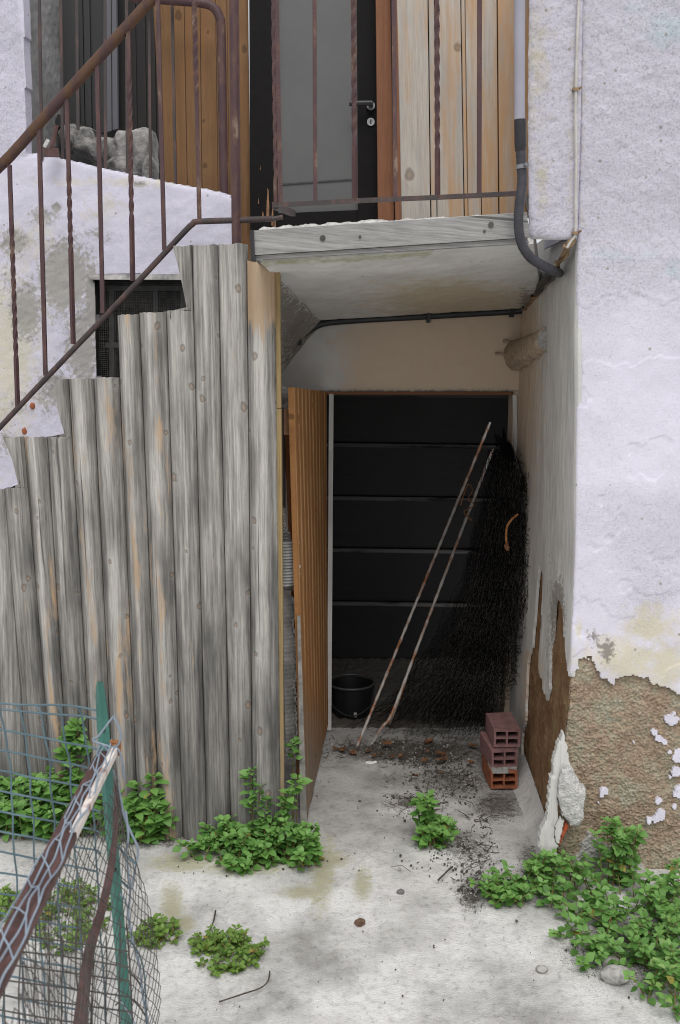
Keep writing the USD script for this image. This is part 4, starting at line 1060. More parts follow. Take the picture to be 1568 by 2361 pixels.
# --- shutters and rubble, upper left
shut = thing("grey_shutters", "dark grey wooden shutters behind the stair railing", "shutters")
PSH = plane_y(YN)
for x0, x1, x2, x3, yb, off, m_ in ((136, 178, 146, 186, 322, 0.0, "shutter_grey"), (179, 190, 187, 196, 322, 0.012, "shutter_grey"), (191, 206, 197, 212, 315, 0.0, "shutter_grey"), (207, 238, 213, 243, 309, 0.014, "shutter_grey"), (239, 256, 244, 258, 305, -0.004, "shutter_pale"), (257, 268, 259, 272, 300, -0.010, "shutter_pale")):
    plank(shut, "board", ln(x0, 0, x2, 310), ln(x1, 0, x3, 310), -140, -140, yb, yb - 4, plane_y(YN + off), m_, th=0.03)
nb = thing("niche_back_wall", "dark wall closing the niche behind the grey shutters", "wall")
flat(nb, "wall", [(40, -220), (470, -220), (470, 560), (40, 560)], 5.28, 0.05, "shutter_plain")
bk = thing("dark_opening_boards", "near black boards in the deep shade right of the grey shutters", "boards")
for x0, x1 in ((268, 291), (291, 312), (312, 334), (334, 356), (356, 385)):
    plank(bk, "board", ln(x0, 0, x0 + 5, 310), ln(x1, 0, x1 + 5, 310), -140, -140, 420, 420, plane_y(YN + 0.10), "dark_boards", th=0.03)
sill = thing("slanting_sill", "dark slanting timber sill under the grey shutters", "sill")
emit(sill, "beam", bar3(W(140, 280, 4.96), W(300, 352, 4.90), 0.10, 0.05), "shutter_plain")
rub = thing("rubble_heap", "grey mortared rubble stones behind the parapet, under the shutters", "rubble")
for k, (x, y, rx, ry, Y) in enumerate(((335, 350, 30, 56, 4.72), (300, 345, 36, 46, 4.80), (265, 352, 26, 34, 4.83), (235, 352, 30, 34, 4.90), (200, 330, 30, 36, 4.93), (300, 395, 60, 34, 4.75), (165, 320, 26, 34, 4.95), (348, 400, 18, 40, 4.70))):
    c = W(x, y, Y)
    m = trimesh.creation.icosphere(3, 1.0); v = np.array(m.vertices)
    v = np.sign(v) * np.abs(v) ** 0.72
    s_ = Y / FPX
    v = v * np.array([rx * s_ * 0.9, 0.10, ry * s_ * 0.85]) * (1 + 0.35 * fb(v, 1.6, k + 5)[:, None]) + c
    v += fb(v, 22, k)[:, None] * 0.012
    emit(rub, "stone", (v, np.array(m.faces)), "rubble_pale" if k in (0, 1, 7) else "rubble_stone", smooth=True)
br = thing("rusty_bracket", "small rusty angle bracket standing on the left end of the parapet", "bracket")
emit(br, "upright", bar3(W(117, 348, 4.24), W(130, 290, 4.26), 0.022, 0.01), "frame_rust")
emit(br, "foot", bar3(W(100, 352, 4.22), W(135, 352, 4.24), 0.03, 0.03), "frame_rust")
emit(br, "wedge", bar3(W(103, 340, 4.22), W(112, 322, 4.22), 0.014, 0.014), "plaster_chunk")

# --- cellar window in the stair wall
cw = thing("cellar_window", "small dark window covered with fine wire netting above the stepped boards", "window")
def pw_(px_, py_, back=0.0):
    return PS(px_, py_) - ns * back
emit(cw, "lintel_plate", cat_meshes([(np.array([pw_(205, 633, -0.012), pw_(432, 632, -0.012), pw_(432, 646, -0.018), pw_(214, 645, -0.018), pw_(205, 633, 0.1), pw_(432, 632, 0.1), pw_(432, 646, 0.1), pw_(214, 645, 0.1)]), np.array([[0, 3, 2, 1], [4, 5, 6, 7], [0, 1, 5, 4], [1, 2, 6, 5], [2, 3, 7, 6], [3, 0, 4, 7]]))]), "rubble_pale", label="thin stone plate over the window")
def reveal(a, b, depth=0.16):
    A, B = pw_(*a), pw_(*b)
    return np.array([A, B, B - ns * depth, A - ns * depth]), np.array([[0, 1, 2, 3]])
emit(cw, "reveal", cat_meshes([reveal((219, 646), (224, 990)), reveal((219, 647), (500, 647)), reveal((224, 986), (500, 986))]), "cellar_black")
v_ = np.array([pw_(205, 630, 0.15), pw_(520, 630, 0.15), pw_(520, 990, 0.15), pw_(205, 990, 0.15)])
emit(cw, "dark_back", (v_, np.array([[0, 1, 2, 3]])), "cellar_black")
fr = []
for a, b in (((236, 655), (240, 980)), ((340, 655), (343, 980)), ((404, 655), (406, 980))):
    fr.append(bar3(pw_(*a, 0.09), pw_(*b, 0.09), 0.022, 0.02, up=ns))
for a, b in (((224, 795), (500, 798)), ((224, 662), (500, 662))):
    fr.append(bar3(pw_(*a, 0.087), pw_(*b, 0.087), 0.02, 0.02, up=ns))
for f in fr:
    emit(cw, "bar", f, "bar_grey")
rs = np.random.RandomState(8)
wires = []
xs_, ys_ = np.arange(222, 440, 4.6), np.arange(650, 880, 4.6)
for x in xs_:
    wires.append(tube([pw_(x + rs.randn() * 0.4, y, 0.03 + 0.004 * math.sin(x * 0.05 + y * 0.03)) for y in np.linspace(648, 985, 7)], 0.0008, 3, caps=False))
for y in ys_:
    wires.append(tube([pw_(x, y + rs.randn() * 0.4, 0.029 + 0.004 * math.sin(x * 0.05 + y * 0.03)) for x in np.linspace(220, 470, 7)], 0.0008, 3, caps=False))
emit(cw, "wire_netting", cat_meshes(wires), "net_grey", label="fine square wire netting", kind="stuff")

# --- railings
FR, FL = G(645, 1960), G(0, 1893)
fd = (FR - FL)[:2] / np.linalg.norm((FR - FL)[:2])
fn = np.array([fd[1], -fd[0], 0]); fn = fn if fn[1] < 0 else -fn
PFence = Plane(FR, fn)
PRail = Plane(FR - fn * 0.05, fn)
def rp(x, y):
    return PRail(x, y)
rail = thing("stair_railing", "rusty iron stair railing rising to the right with plain and twisted balusters", "railing")
k_ = 3.45 / FPX
emit(rail, "handrail", tube(curve([rp(-120, 482), rp(0, 383), rp(120, 251), rp(233, 127), rp(345, 4), rp(425, -84)], 50), 11.8 * k_, 14, jitter=0.03, seed=2), "handrail_rust", smooth=50)
emit(rail, "bottom_bar", tube(curve([rp(-120, 1118), rp(0, 985), rp(150, 826), rp(300, 669), rp(420, 540), rp(444, 517), rp(456, 511), rp(540, 508), rp(632, 504)], 90), 6.4 * k_, 8), "dark_bar", smooth=50)


def baluster(parent, pl, a, b, rpx, twist, dist, seed):
    A, B = pl(*a), pl(*b)
    n = 60 if twist else 6
    s = np.linspace(0, 1, n)
    if twist:
        turns = np.interp(s, twist[0], twist[1]) * 2 * PI
        g = tube(line(A, B, n), rpx / FPX * dist * 1.18, 4, twist=turns, square=True)
        emit(parent, "baluster", g, "railing_paint", smooth=35)
    else:
        emit(parent, "baluster", tube(line(A, B, n), rpx / FPX * dist * 1.22, 4, square=True), "railing_paint")


for k, (a, b, tw) in enumerate((((22, 380), (41, 942), ((0, 0.25, 0.8, 1), (0, 0, 2.6, 2.6))), ((90, 298), (105, 866), None), ((154, 228), (169, 793), ((0, 0.3, 0.62, 1), (0, 0, 1.6, 1.6))), ((224, 150), (237, 722), None), ((296, 68), (306, 648), ((0, 0.18, 0.75, 1), (0, 0, 2.6, 2.6))), ((363, -20), (379, 577), None), ((445, -130), (460, 510), ((0, 0.1, 0.55, 1), (0, 0, 2.2, 2.2))))):
    baluster(rail, PRail, a, b, 5.0, tw, 3.45, k)
emit(rail, "post", tube([rp(538.5, -160), rp(541, 200), rp(546, 585)], 10.5 * k_, 14), "railing_paint", smooth=50)
emit(rail, "post_shoe", bar3(rp(539, 592) + fn * 0.0, rp(557, 592), 0.03, 0.02), "galvanised_strip", label="grey plate at the post's foot")
emit(rail, "post_foot", tube([rp(546, 575), rp(547, 610)], 10.9 * k_, 14), "handrail_rust", smooth=50)

PBal = plane_y(3.16)
brl = thing("balcony_railing", "rusty iron balcony railing of thin bars in front of the house door", "railing")
kb = 3.25 / FPX
emit(brl, "bottom_bar", tube([PBal(632, 474), PBal(655, 472), PBal(830, 462.5), PBal(1010, 455), PBal(1192, 446)], 6.6 * kb, 4, square=True), "dark_bar")
emit(brl, "side_bar", bar3(PBal(634, 474), W(676, 492, 4.02), 0.018, 0.022), "dark_bar")
emit(brl, "link_bar", tube([PBal(628, 505), PBal(652, 500)], 5 * kb, 6), "dark_bar")
for k, (a, b, tw) in enumerate((((630, -90), (638, 472), ((0, 0.1, 0.9, 1), (0, 0, 2.6, 2.6))), ((636, -90), (647, 474), None), ((725, -90), (727, 466), None), ((815, -90), (818, 462), ((0, 0.05, 0.72, 0.8, 1), (0, 0.4, 3.0, 3.1, 3.1))), ((907, -90), (912, 459), None), ((1007, -90), (1009, 455), ((0, 0.1, 0.8, 1), (0, 0, 2.6, 2.6))), ((1106, -90), (1105, 450), None))):
    baluster(brl, PBal, a, b, 5.3, tw, 3.25, k)

inr = thing("inner_railing", "dark railing behind the parapet with a bent tube end", "railing")
YI = 4.26
emit(inr, "tube", tube(curve([W(300, -6, YI), W(385, 0, YI), W(465, 7, YI), W(493, 18, YI), W(506, 40, YI), W(510, 70, YI), W(513, 250, YI), W(517, 460, YI)], 60), 9.5 / FPX * YI * 1.02, 12), "railing_paint", smooth=50)
for x0, x1, y1 in ((88, 97, 370), (138, 145, 380), (176, 180, 300), (241, 244, 400), (291, 294, 410), (343, 347, 420), (394, 405, 436)):
    emit(inr, "baluster", tube([W(x0, -140, YI + 0.05), W(x1, y1, YI + 0.05)], 4.2 / FPX * YI, 4, square=True), "dark_bar")
# ------------------------------------------------------------------ the board cladding below the stairs
clad = thing("stair_board_cladding", "weathered grey half round boards cut in steps, cladding the side of the stairs", "board cladding")
J = [((-52, 1130), (-30, 1900)), ((-2, 1000), (70, 1900)), ((53, 1009), (125, 1900)), ((100, 900), (160, 1900)), ((157, 885), (215, 1900)), ((214, 885), (262, 1900)), ((268, 726), (312, 1794)), ((319, 726), (362, 1794)), ((382, 726), (417, 1834)), ((441, 567), (473, 1834)), ((501, 577), (530, 1875)), ((567, 577), (581, 1875)), ((631, 600), (645, 1940))]
TOPS = [(1131, 1129), (1010, 1008), (1009, 1008), (878, 874), (874, 872), (872, 869), (728, 723), (722, 718), (568, 566), (566, 564), (563, 561), (600, 604)]
LIPS = {1: ([1009, 1030, 1060, 1110, 1124], [8, 18, 30, 42, 45]), 3: ([876, 905, 950, 1007], [128, 131, 139, 153]), 8: ([566, 600, 650, 713, 716], [399, 408, 420, 432, 434])}
BOT = lambda x: np.interp(x, [-60, 0, 420, 645], [1890, 1897, 1940, 1966])
BRIGHT = [0.35, 0.0, 0.7, 0.45, 0.9, 0.85, 0.6, 0.9, 0.15, 0.12, 0.3, 1.0]


def prof_round(U, w):
    c = np.clip(1 - np.abs((U - 0.50) / 0.36) ** 2.0, 0, 1) ** 0.75
    g = np.minimum(np.clip(U / 0.05, 0, 1), np.clip((1 - U) / 0.05, 0, 1))
    return 0.016 * c - 0.008 * (1 - g)


def prof_flat(U, w):
    c = np.clip(1 - ((U - 0.5) / 0.5) ** 4, 0, 1) ** 0.6
    g = np.minimum(np.clip(U / 0.07, 0, 1), np.clip((1 - U) / 0.07, 0, 1))
    gr = np.exp(-((U - 0.93) / 0.012) ** 2)
    return 0.005 * c - 0.007 * (1 - g) - 0.004 * gr


def prof_two(U, w):
    c = np.clip(1 - ((U - 0.36) / 0.33) ** 2, 0, 1) ** 0.6
    g = np.minimum(np.clip(U / 0.05, 0, 1), np.clip((1 - U) / 0.05, 0, 1))
    return 0.020 * c - 0.006 * (1 - g)


PR = [prof_flat, prof_flat, prof_round, prof_round, prof_round, prof_round, prof_round, prof_round, prof_flat, prof_flat, prof_flat, prof_round]
for k in range(12):
    (a, b), (c, d) = J[k], J[k + 1]
    lip = None
    if k in LIPS:
        ly, lx = LIPS[k]
        lip = (lambda ly, lx: (lambda y: np.where(y < ly[-1], np.interp(y, ly, lx), -999)))(ly, lx)
        lip.last = ly[-1]
    wear_shade_p = lambda U, k=k: (PR[k](U, 0) + 0.004) / 0.022
    mid = (c[0] + d[0]) / 2
    pv = {"wear_shade": (lambda x, y, U, k=k: 0.16 + 0.06 * BRIGHT[k] + (BRIGHT[k] * (0.75 + 0.22 * np.sin(y * 0.011 + k * 2.1)) * np.exp(-np.abs((U - 0.46) / 0.235) ** 2.6) if PR[k] is prof_round else (0.05 + 0.5 * BRIGHT[k]) + 0.22 * np.exp(-((U - 0.45) / 0.33) ** 4))),  # pale ridge, dark margins: erosion plus painted shading of the round section
          "damp": (lambda x, y, U, k=k: np.clip((y - 1200) / 480, 0, 1) * (0.95 - 0.22 * BRIGHT[k]) + (0.10 if BRIGHT[k] < 0.3 else 0)),
          "fresh": (lambda x, y, U, k=k: (0.055 if k in (2, 4, 5, 6, 7) else -0.06) + 0.06 * np.exp(-((U - 0.55) / 0.2) ** 2) + (0.45 * np.clip((830 + 25 * U - y) / 190, 0, 1) if k == 11 else 0))}
    l, r = ln(*a, *b), ln(*c, *d)
    if lip is not None and k == 8:
        l0 = l
        l = lambda y, l0=l0: np.where(y < 722, -999 + 0 * y + 999 + np.interp(y, [560, 722], [375, 383]), l0(y))
    if k == 3:
        pass
    ytl, ytr = TOPS[k]
    plank(clad, "plank", l, r, ytl, ytr, BOT(b[0]) , BOT(d[0]), PFence, "weathered_planks", th=0.022, prof=PR[k], ncol=17, nrow=70, lip=lip, pv=pv, jag=5)
# the end batten towards the doorway and the boards behind it
bat = thing("corner_batten", "yellowish corner batten at the end of the stair boards, jointed halfway", "batten")
PBt = plane_y(float(FR[1]) + 0.02)
plank(bat, "batten", ln(631, 600, 636, 950), ln(646, 620, 648.5, 950), 606, 626, 941, 941, PBt, "batten_wood", th=0.05, nrow=12, pv={"damp": 0.0})
plank(bat, "batten", ln(634, 942, 645, 1960), ln(649, 942, 656, 1960), 942.5, 942.5, 1940, 1944, PBt, "batten_wood", th=0.05, nrow=12, pv={"damp": lambda x, y, U: np.clip((y - 1450) / 500, 0, 1) * 0.7})

# --- things jammed in the gap between boards and door
card = thing("corrugated_sheet", "torn grey corrugated cardboard sheet jammed behind the corner batten", "cardboard sheet")
for k, (yy0, yy1, xa0, xa1, xb0, xb1, Y) in enumerate(((1170, 1360, 648, 652, 652, 682, 3.52), (1250, 1352, 650, 652, 684, 685, 3.46), (1375, 1740, 651, 660, 667, 682, 3.50))):
    n = 90
    t = np.linspace(0, 1, n)
    s = np.linspace(0, 1, 5)
    Tm, Sm = np.meshgrid(t, s, indexing="ij")
    Yp = yy0 + (yy1 - yy0) * Tm
    tear = (meshkit.noise(np.stack([t * 11 + k * 5, 0 * t, 0 * t], -1)) - 0.5) * 9
    X0 = xa0 + (xa1 - xa0) * Tm; X1 = xb0 + (xb1 - xb0) * (np.clip(t * 1.5, 0, 1)[:, None] if k == 0 else (0.6 + 0.4 * np.sin(t * 2.2))[:, None]) + tear[:, None]
    P = W(X0 + (X1 - X0) * Sm, Yp, Y)
    sheet(card, "sheet", P, (0, -1, 0), "corrugated_card", disp=0.003 * np.sin(Tm * (yy1 - yy0) * 0.9) + 0.01 * np.sin(Sm * 3 + k), edge=0.006)
    edge = P[:, -1] + np.array([0.001, -0.004, 0])
    emit(card, "torn_edge", tube(edge + 0.002 * np.random.RandomState(k).randn(n, 3), 0.004, 5, jitter=0.4), "paper_white" if k == 1 else "card_pale", smooth=50)
spl = thing("splintered_board", "splintered brown board leaning in the gap behind the open cellar door", "broken board")
plank(spl, "board", ln(655, 1010, 672, 1400), ln(676, 1010, 690, 1400), 985, 975, 1720, 1720, plane_y(3.66), "splinter_wood", th=0.02, nrow=10)
poly_slab(spl, "splinter", [(664, 975), (668, 1000), (656, 1025), (662, 1060), (676, 1110), (680, 1040), (678, 985), (672, 975)], 3.60, 0.02, "splinter_wood", 0.006, 12, uvs=True)
blk = thing("top_block", "short mortared block wedged above the gap beside the cellar door's top", "block")
poly_slab(blk, "block", [(640, 892), (672, 893), (673, 932), (655, 936), (640, 930)], 3.62, 0.08, "rubble_stone", 0.008, 14)
vp = thing("violet_pipe", "dull violet pipe standing in the gap behind the corner batten", "pipe")
emit(vp, "pipe", tube([W(650, 940, 3.60), W(653, 1060, 3.60), W(653, 1170, 3.60)], 6 / FPX * 3.6, 10), "violet_plastic", smooth=50)

# --- open cellar door of narrow strips
cd = thing("cellar_door", "open cellar door of narrow orange brown strips, grey and worn at the bottom", "door")
TH = [W(754, 903, YB - 0.04), W(757, 1672, YB - 0.04)]
YFr = 3.43
TF = [W(677, 893, YFr), W(706, 1905, YFr)]
d_h = np.array([*(TF[1] - TH[1])[:2], 0])


class DoorPlane:
    def __init__(s):
        e1 = TF[0] - TH[0]; e2 = TH[1] - TH[0]
        s.n = np.cross(e1, e2); s.n /= np.linalg.norm(s.n)
        if s.n[0] < 0:
            s.n = -s.n


dp = DoorPlane()
N_STR = 10
for k in range(N_STR):
    a, b = k / N_STR, (k + 1) / N_STR
    ncol = np.array([a, a + 0.012, (a + b) / 2, b - 0.012, b])
    t = np.linspace(0, 1, 14)
    Tm, Am = np.meshgrid(t, ncol, indexing="ij")
    top = TF[0] * (1 - Am[..., None]) + TH[0] * Am[..., None]
    bot = TF[1] * (1 - Am[..., None]) + TH[1] * Am[..., None]
    rs = np.random.RandomState(k + 60)
    bot = bot + np.array([0, 0, 0.02]) * rs.rand()
    P = top + (bot - top) * Tm[..., None]
    hh = np.where((np.arange(5) == 0) | (np.arange(5) == 4), -0.006, 0.0)[None] + 0 * Tm
    wid = np.linalg.norm(TF[0] - TH[0])
    uv = np.stack([Am * wid + rs.rand() * 30, Tm * 1.6 + rs.rand() * 30], -1)
    damp = np.clip((Tm - 0.55 - 0.40 * Am) / 0.25, 0, 1) * 1.0
    sheet(cd, "strip", P, dp.n, "door_strips", disp=hh, edge=0.014, uv=uv, pv={"damp": damp, "fresh": np.where((np.arange(5) == 1) | (np.arange(5) == 3), 0.55, 0.15)[None] * (1 - damp * 0.8)})  # paler strip edges: exposed wood plus a painted highlight
emit(cd, "ledger", bar3(TF[0] * 0.97 + TH[0] * 0.03 + [-0.03, 0.01, -0.12], TH[0] + [-0.03, 0, -0.12], 0.02, 0.09), "jamb_plain")
emit(cd, "ledger", bar3(TF[1] * 0.97 + TH[1] * 0.03 + [-0.03, 0.01, 0.2], TH[1] + [-0.03, 0, 0.2], 0.02, 0.09), "jamb_plain")
# worn grey edge rail along the free side, lower half
pa, pb = W(689, 1420, YFr - 0.012), W(701, 1915, YFr - 0.012)
emit(cd, "edge_rail", tube(curve(line(pa, pb, 5), 20), np.linspace(0.008, 0.017, len(curve(line(pa, pb, 5), 20))), square=True, sides=4), "door_edge_grey", label="grey worn edge of the door")

# --- bucket
bkt = thing("black_bucket", "black plastic bucket just inside the cellar doorway, left of the leaning rods", "bucket")
bc = np.array([*W(810, 1567, 4.60)[:2], 0.0])
R_, H_ = 0.112, float(W(810, 1567, 4.60)[2])
prof = np.array([(0, 0.0), (R_ * 0.80, 0.0), (R_ * 0.98, H_ - 0.02), (R_ * 0.94, H_ - 0.02), (R_ * 0.77, 0.012), (0, 0.012)])
m = trimesh.creation.revolve(prof, sections=40); m.apply_translation(bc); m.fix_normals()
emit(bkt, "body", (np.array(m.vertices), np.array(m.faces)), "bucket_black", smooth=40)
a = np.linspace(0, 2 * PI, 41)
emit(bkt, "rim", tube(bc + np.stack([R_ * np.cos(a), R_ * np.sin(a), 0 * a + H_ - 0.012], 1), 0.006, 8, caps=False), "rim_grey", smooth=True)
tg = W(819, 1648, 4.50)
emit(bkt, "pale_tag", box(tg + [-0.006, -0.004, -0.012], tg + [0.008, 0.003, 0.010]), "mortar")
emit(bkt, "handle", tube(curve([bc + [-R_, 0, H_ - 0.02], bc + [-R_ * 0.8, -R_ * 0.75, H_ - 0.1], bc + [0, -R_ * 1.05, H_ - 0.14], bc + [R_ * 0.8, -R_ * 0.75, H_ - 0.1], bc + [R_, 0, H_ - 0.02]], 24), 0.003, 6), "bucket_black", smooth=True)

# --- two leaning rods
def rod(name, label, pts, r, seed):
    t = thing(name, label, "rod", "rods leaning in the cellar doorway")
    c = curve(pts, 120)
    V, F = tube(c, r * (1 + 0.10 * np.sign(np.sin(np.arange(len(c)) * 1.57))), 8, jitter=0.06, seed=seed)
    emit(t, "bar", (V, F), "rod_rust", smooth=50)
    return t


g1 = G(822, 1724); g2 = G(856, 1718); g3 = G(897, 1674)
r1 = rod("leaning_rod", "upper of two long rusty ribbed rods leaning across the cellar doorway, left one", list(line(g1, W(1130, 974, 4.80), 5)), 0.0066, 1)
r2 = rod("leaning_rod", "longer bent rusty ribbed rod leaning across the cellar doorway, right of the other", [g2, W(882, 1676, 4.20)] + list(line(W(906, 1640, 4.23), W(1136, 1036, 4.74), 5)), 0.0068, 2)
r3 = rod("leaning_rod", "short stub of rod beside the bent rod's foot in the doorway", [g3, W(905, 1650, 4.28), W(925, 1600, 4.32), W(935, 1570, 4.33)], 0.006, 3)
rw = thing("rusty_tie_wire", "rusty orange wire knot tying the two leaning rods together", "wire knot")
emit(rw, "wrap", tube(curve([W(1062, 1165, 4.55), W(1078, 1118, 4.60), W(1090, 1130, 4.56), W(1080, 1150, 4.55), W(1094, 1165, 4.55), W(1070, 1180, 4.55), W(1088, 1200, 4.55)], 30), 0.0028, 6, jitter=0.3), "rust_orange", smooth=50)

# --- hollow bricks
def hollow_brick(label, face_px, base_z, yf, L, m_out, m_in, rot, seed, crust):
    t = thing("hollow_brick", label, "brick", "hollow bricks stacked by the recess wall")
    import manifold3d as m3
    w, hh = 0.108, 0.0745
    body = m3.Manifold.cube((w, L, hh))
    wl, web = 0.009, 0.007
    hw, hv = (w - 2 * wl - web) / 2, (hh - 2 * wl - web) / 2
    for i in range(2):
        for j in range(2):
            body = body - m3.Manifold.cube((hw, L + 0.02, hv)).translate((wl + i * (hw + web), -0.01, wl + j * (hv + web)))
    mm = body.to_mesh()
    m = trimesh.Trimesh(mm.vert_properties[:, :3], mm.tri_verts)
    v = np.array(m.vertices); f = np.array(m.faces)
    v, f = trimesh.remesh.subdivide_to_size(v, f, 0.03)
    v = v + fb(v + seed, 26, seed, 3)[:, None] * 0.004
    o = W(*face_px, yf); o = np.array([o[0], yf, base_z])
    c, s = math.cos(rot), math.sin(rot)
    Rm = np.array([[c, -s, 0], [s, c, 0], [0, 0, 1]])
    put = lambda q: (np.asarray(q) - [0, 0, 0]) @ Rm.T + o
    emit(t, "body", (put(v), f), m_out)
    # dark far end inside, and mortar crusts
    emit(t, "far_end", (put(box([0.004, L - 0.03, 0.004], [w - 0.004, L - 0.025, hh - 0.004])[0]), box([0, 0, 0], [1, 1, 1])[1]), m_in)
    for (x0, x1, z) in crust:
        n = 24
        xs = np.linspace(x0, x1, n)
        V = np.array([[(x, y, z + 0.004 * meshkit.noise(np.array([x * 90, y * 60, seed]))) for y in (-0.004 - 0.006 * meshkit.noise(np.array([x * 120.0, 2, seed])), 0.02, 0.06)] for x in xs])
        sheet(t, "mortar_crust", put(V.reshape(-1, 3)).reshape(n, 3, 3), (0, 0, 1), "mortar", edge=0.009)
    return t


hollow_brick("orange hollow brick at the bottom of the stack by the recess wall", (1131.6, 1821), 0.004, 3.76, 0.19, "brick_orange", "brick_core", 0.05, 1, [(0.004, 0.07, 0.0755)])
hollow_brick("pinkish hollow brick with mortar on its face, in the middle of the stack", (1133, 1770), 0.086, 3.775, 0.20, "brick_mauve", "mortar", 0.10, 2, [(0.0, 0.105, 0.0)])
hollow_brick("mauve hollow brick on top of the stack of three", (1138, 1725), 0.1665, 3.795, 0.19, "brick_mauve", "brick_core", 0.03, 3, [])

# --- roll of black wire netting filling the right of the doorway
net = thing("wire_netting_roll", "crumpled black wire netting bundled up in the right half of the cellar doorway", "wire netting")


def hexnet(fun, nu, nv, r, keep=None, jit=0.0, seed=0, sides=3):
    """Hexagonal netting: fun(u, v) -> point for u, v in cells."""
    rs = np.random.RandomState(seed)
    out = []
    pts = {}

    def node(i, j):
        if (i, j) not in pts:
            u = i * 0.5 + (0.0 if True else 0); v = j
            pts[(i, j)] = fun(i / nu, j / nv) + rs.randn(3) * jit
        return pts[(i, j)]

    segs = []
    for i in range(nu):
        for j in range(nv):
            if (i + j) % 2 == 0:
                segs.append(((i, j), (i + 1, j)))
            if j + 1 <= nv:
                segs.append(((i, j), (i, j + 1)))
    A = np.array([node(*a) for a, b in segs]); B = np.array([node(*b) for a, b in segs])
    if keep is not None:
        k = keep(A) & keep(B); A, B = A[k], B[k]
    return segments(A, B, r, sides)


def segments(A, B, r, sides=3):
    d = B - A
    L = np.linalg.norm(d, axis=1, keepdims=True); ok = L[:, 0] > 1e-6
    A, B, d, L = A[ok], B[ok], d[ok], L[ok]
    d = d / L
    A, B = A - d * r * 0.6, B + d * r * 0.6
    ref = np.where(np.abs(d[:, 2:]) < 0.8, [0, 0, 1.0], [1.0, 0, 0])
    a = np.cross(d, ref); a /= np.linalg.norm(a, axis=1, keepdims=True); b = np.cross(d, a)
    ang = np.arange(sides) * 2 * PI / sides
    ring = r * (np.cos(ang)[None, :, None] * a[:, None] + np.sin(ang)[None, :, None] * b[:, None])
    V = np.stack([A[:, None] + ring, B[:, None] + ring], 1).reshape(-1, 3)
    n = len(A); base = np.arange(n)[:, None] * 2 * sides
    k = np.arange(sides)
    q = np.stack([k, (k + 1) % sides, (k + 1) % sides + sides, k + sides], 1)
    F = (base[:, :, None] + q[None]).reshape(-1, 4)
    return V, np.vstack([F[:, [0, 1, 2]], F[:, [0, 2, 3]]])


def net_right(z):      # right outline of the bundle, in photograph pixels at depth
    return np.interp(z, [0.0, 0.15, 0.4, 0.7, 1.0, 1.22, 1.38], [1150, 1165, 1192, 1219, 1224, 1217, 1196])


def net_left(z):
    return np.interp(z, [0.0, 0.15, 0.4, 0.7, 1.0, 1.22, 1.38], [800, 880, 985, 1050, 1095, 1118, 1130])


for layer in range(8):
    rs = np.random.RandomState(layer + 5)
    dep = 4.27 + 0.058 * layer

    def fun(u, v, layer=layer, dep=dep):
        z = 0.01 + 1.34 * v * (0.94 + 0.012 * layer)
        dz = min(1.0, z / 0.7); dz = dz * dz * (3 - 2 * dz)
        yb = 4.27 - 0.30 * dz * u + 0.035 * layer + 0.10 * (1 - u)
        def xat(pxv):
            return (pxv - CX) / FPX * (yb * CP - (z - EYE) * SP)
        wl_ = net_right(z) - net_left(z)
        x0, x1 = xat(net_left(z) + wl_ * 0.075 * ((layer * 3) % 8)), xat(net_right(z) - layer * 5)
        x = x0 + (x1 - x0) * u
        p = np.array([x, yb, z])
        w = meshkit.fbm(np.array([[x * 5 + layer * 3, z * 5, layer * 1.7], [x * 5 + 9, z * 5 + layer, 4.0], [x * 4, z * 6 + 3 * layer, 8.0]]), 3, layer) - 0.5
        return p + w * np.array([0.08, 0.10, 0.06])
    emit(net, "layer", hexnet(fun, 38, 72, 0.0010, jit=0.004, seed=layer), "net_grey" if layer == 1 else "net_black", kind="stuff")
lw = []
rs = np.random.RandomState(77)
for k in range(130):      # curled edge wires along the right side
    z = 0.15 + 1.2 * rs.rand()
    pxv = net_right(z) + rs.randn() * 5 - 6
    yy = 4.22 - 0.27 * min(1, z / 0.7) + 0.1 * rs.rand()
    c = np.array([(pxv - CX) / FPX * (yy * CP - (z - EYE) * SP), yy, z])
    a0 = rs.rand() * 6; r_ = 0.006 + 0.010 * rs.rand()
    a = np.linspace(a0, a0 + 3 + 2 * rs.rand(), 6)
    ax = rs.randn(3); ax /= np.linalg.norm(ax); e1 = np.cross(ax, [0.3, 0.2, 1]); e1 /= np.linalg.norm(e1); e2 = np.cross(ax, e1)
    lw.append(tube(c + r_ * (np.cos(a)[:, None] * e1 + np.sin(a)[:, None] * e2), 0.0010, 3, caps=False))
emit(net, "curled_edge", cat_meshes(lw), "net_black", kind="stuff")
back_ = []
hk = thing("rusty_hook", "rusty hooked wire with a dry leaf caught in the netting near its right edge", "wire hook")
emit(hk, "wire", tube(curve([W(1194, 1186, 3.96), W(1180, 1198, 3.95), W(1169, 1215, 3.95), W(1167, 1240, 3.95), W(1169, 1262, 3.95)], 18), 0.0048, 7), "rust_orange", smooth=50)
poly_slab(hk, "caught_leaf", [(1163, 1255), (1172, 1250), (1176, 1262), (1172, 1273), (1164, 1268)], 3.94, 0.003, "dry_leaf", 0.003, 4)
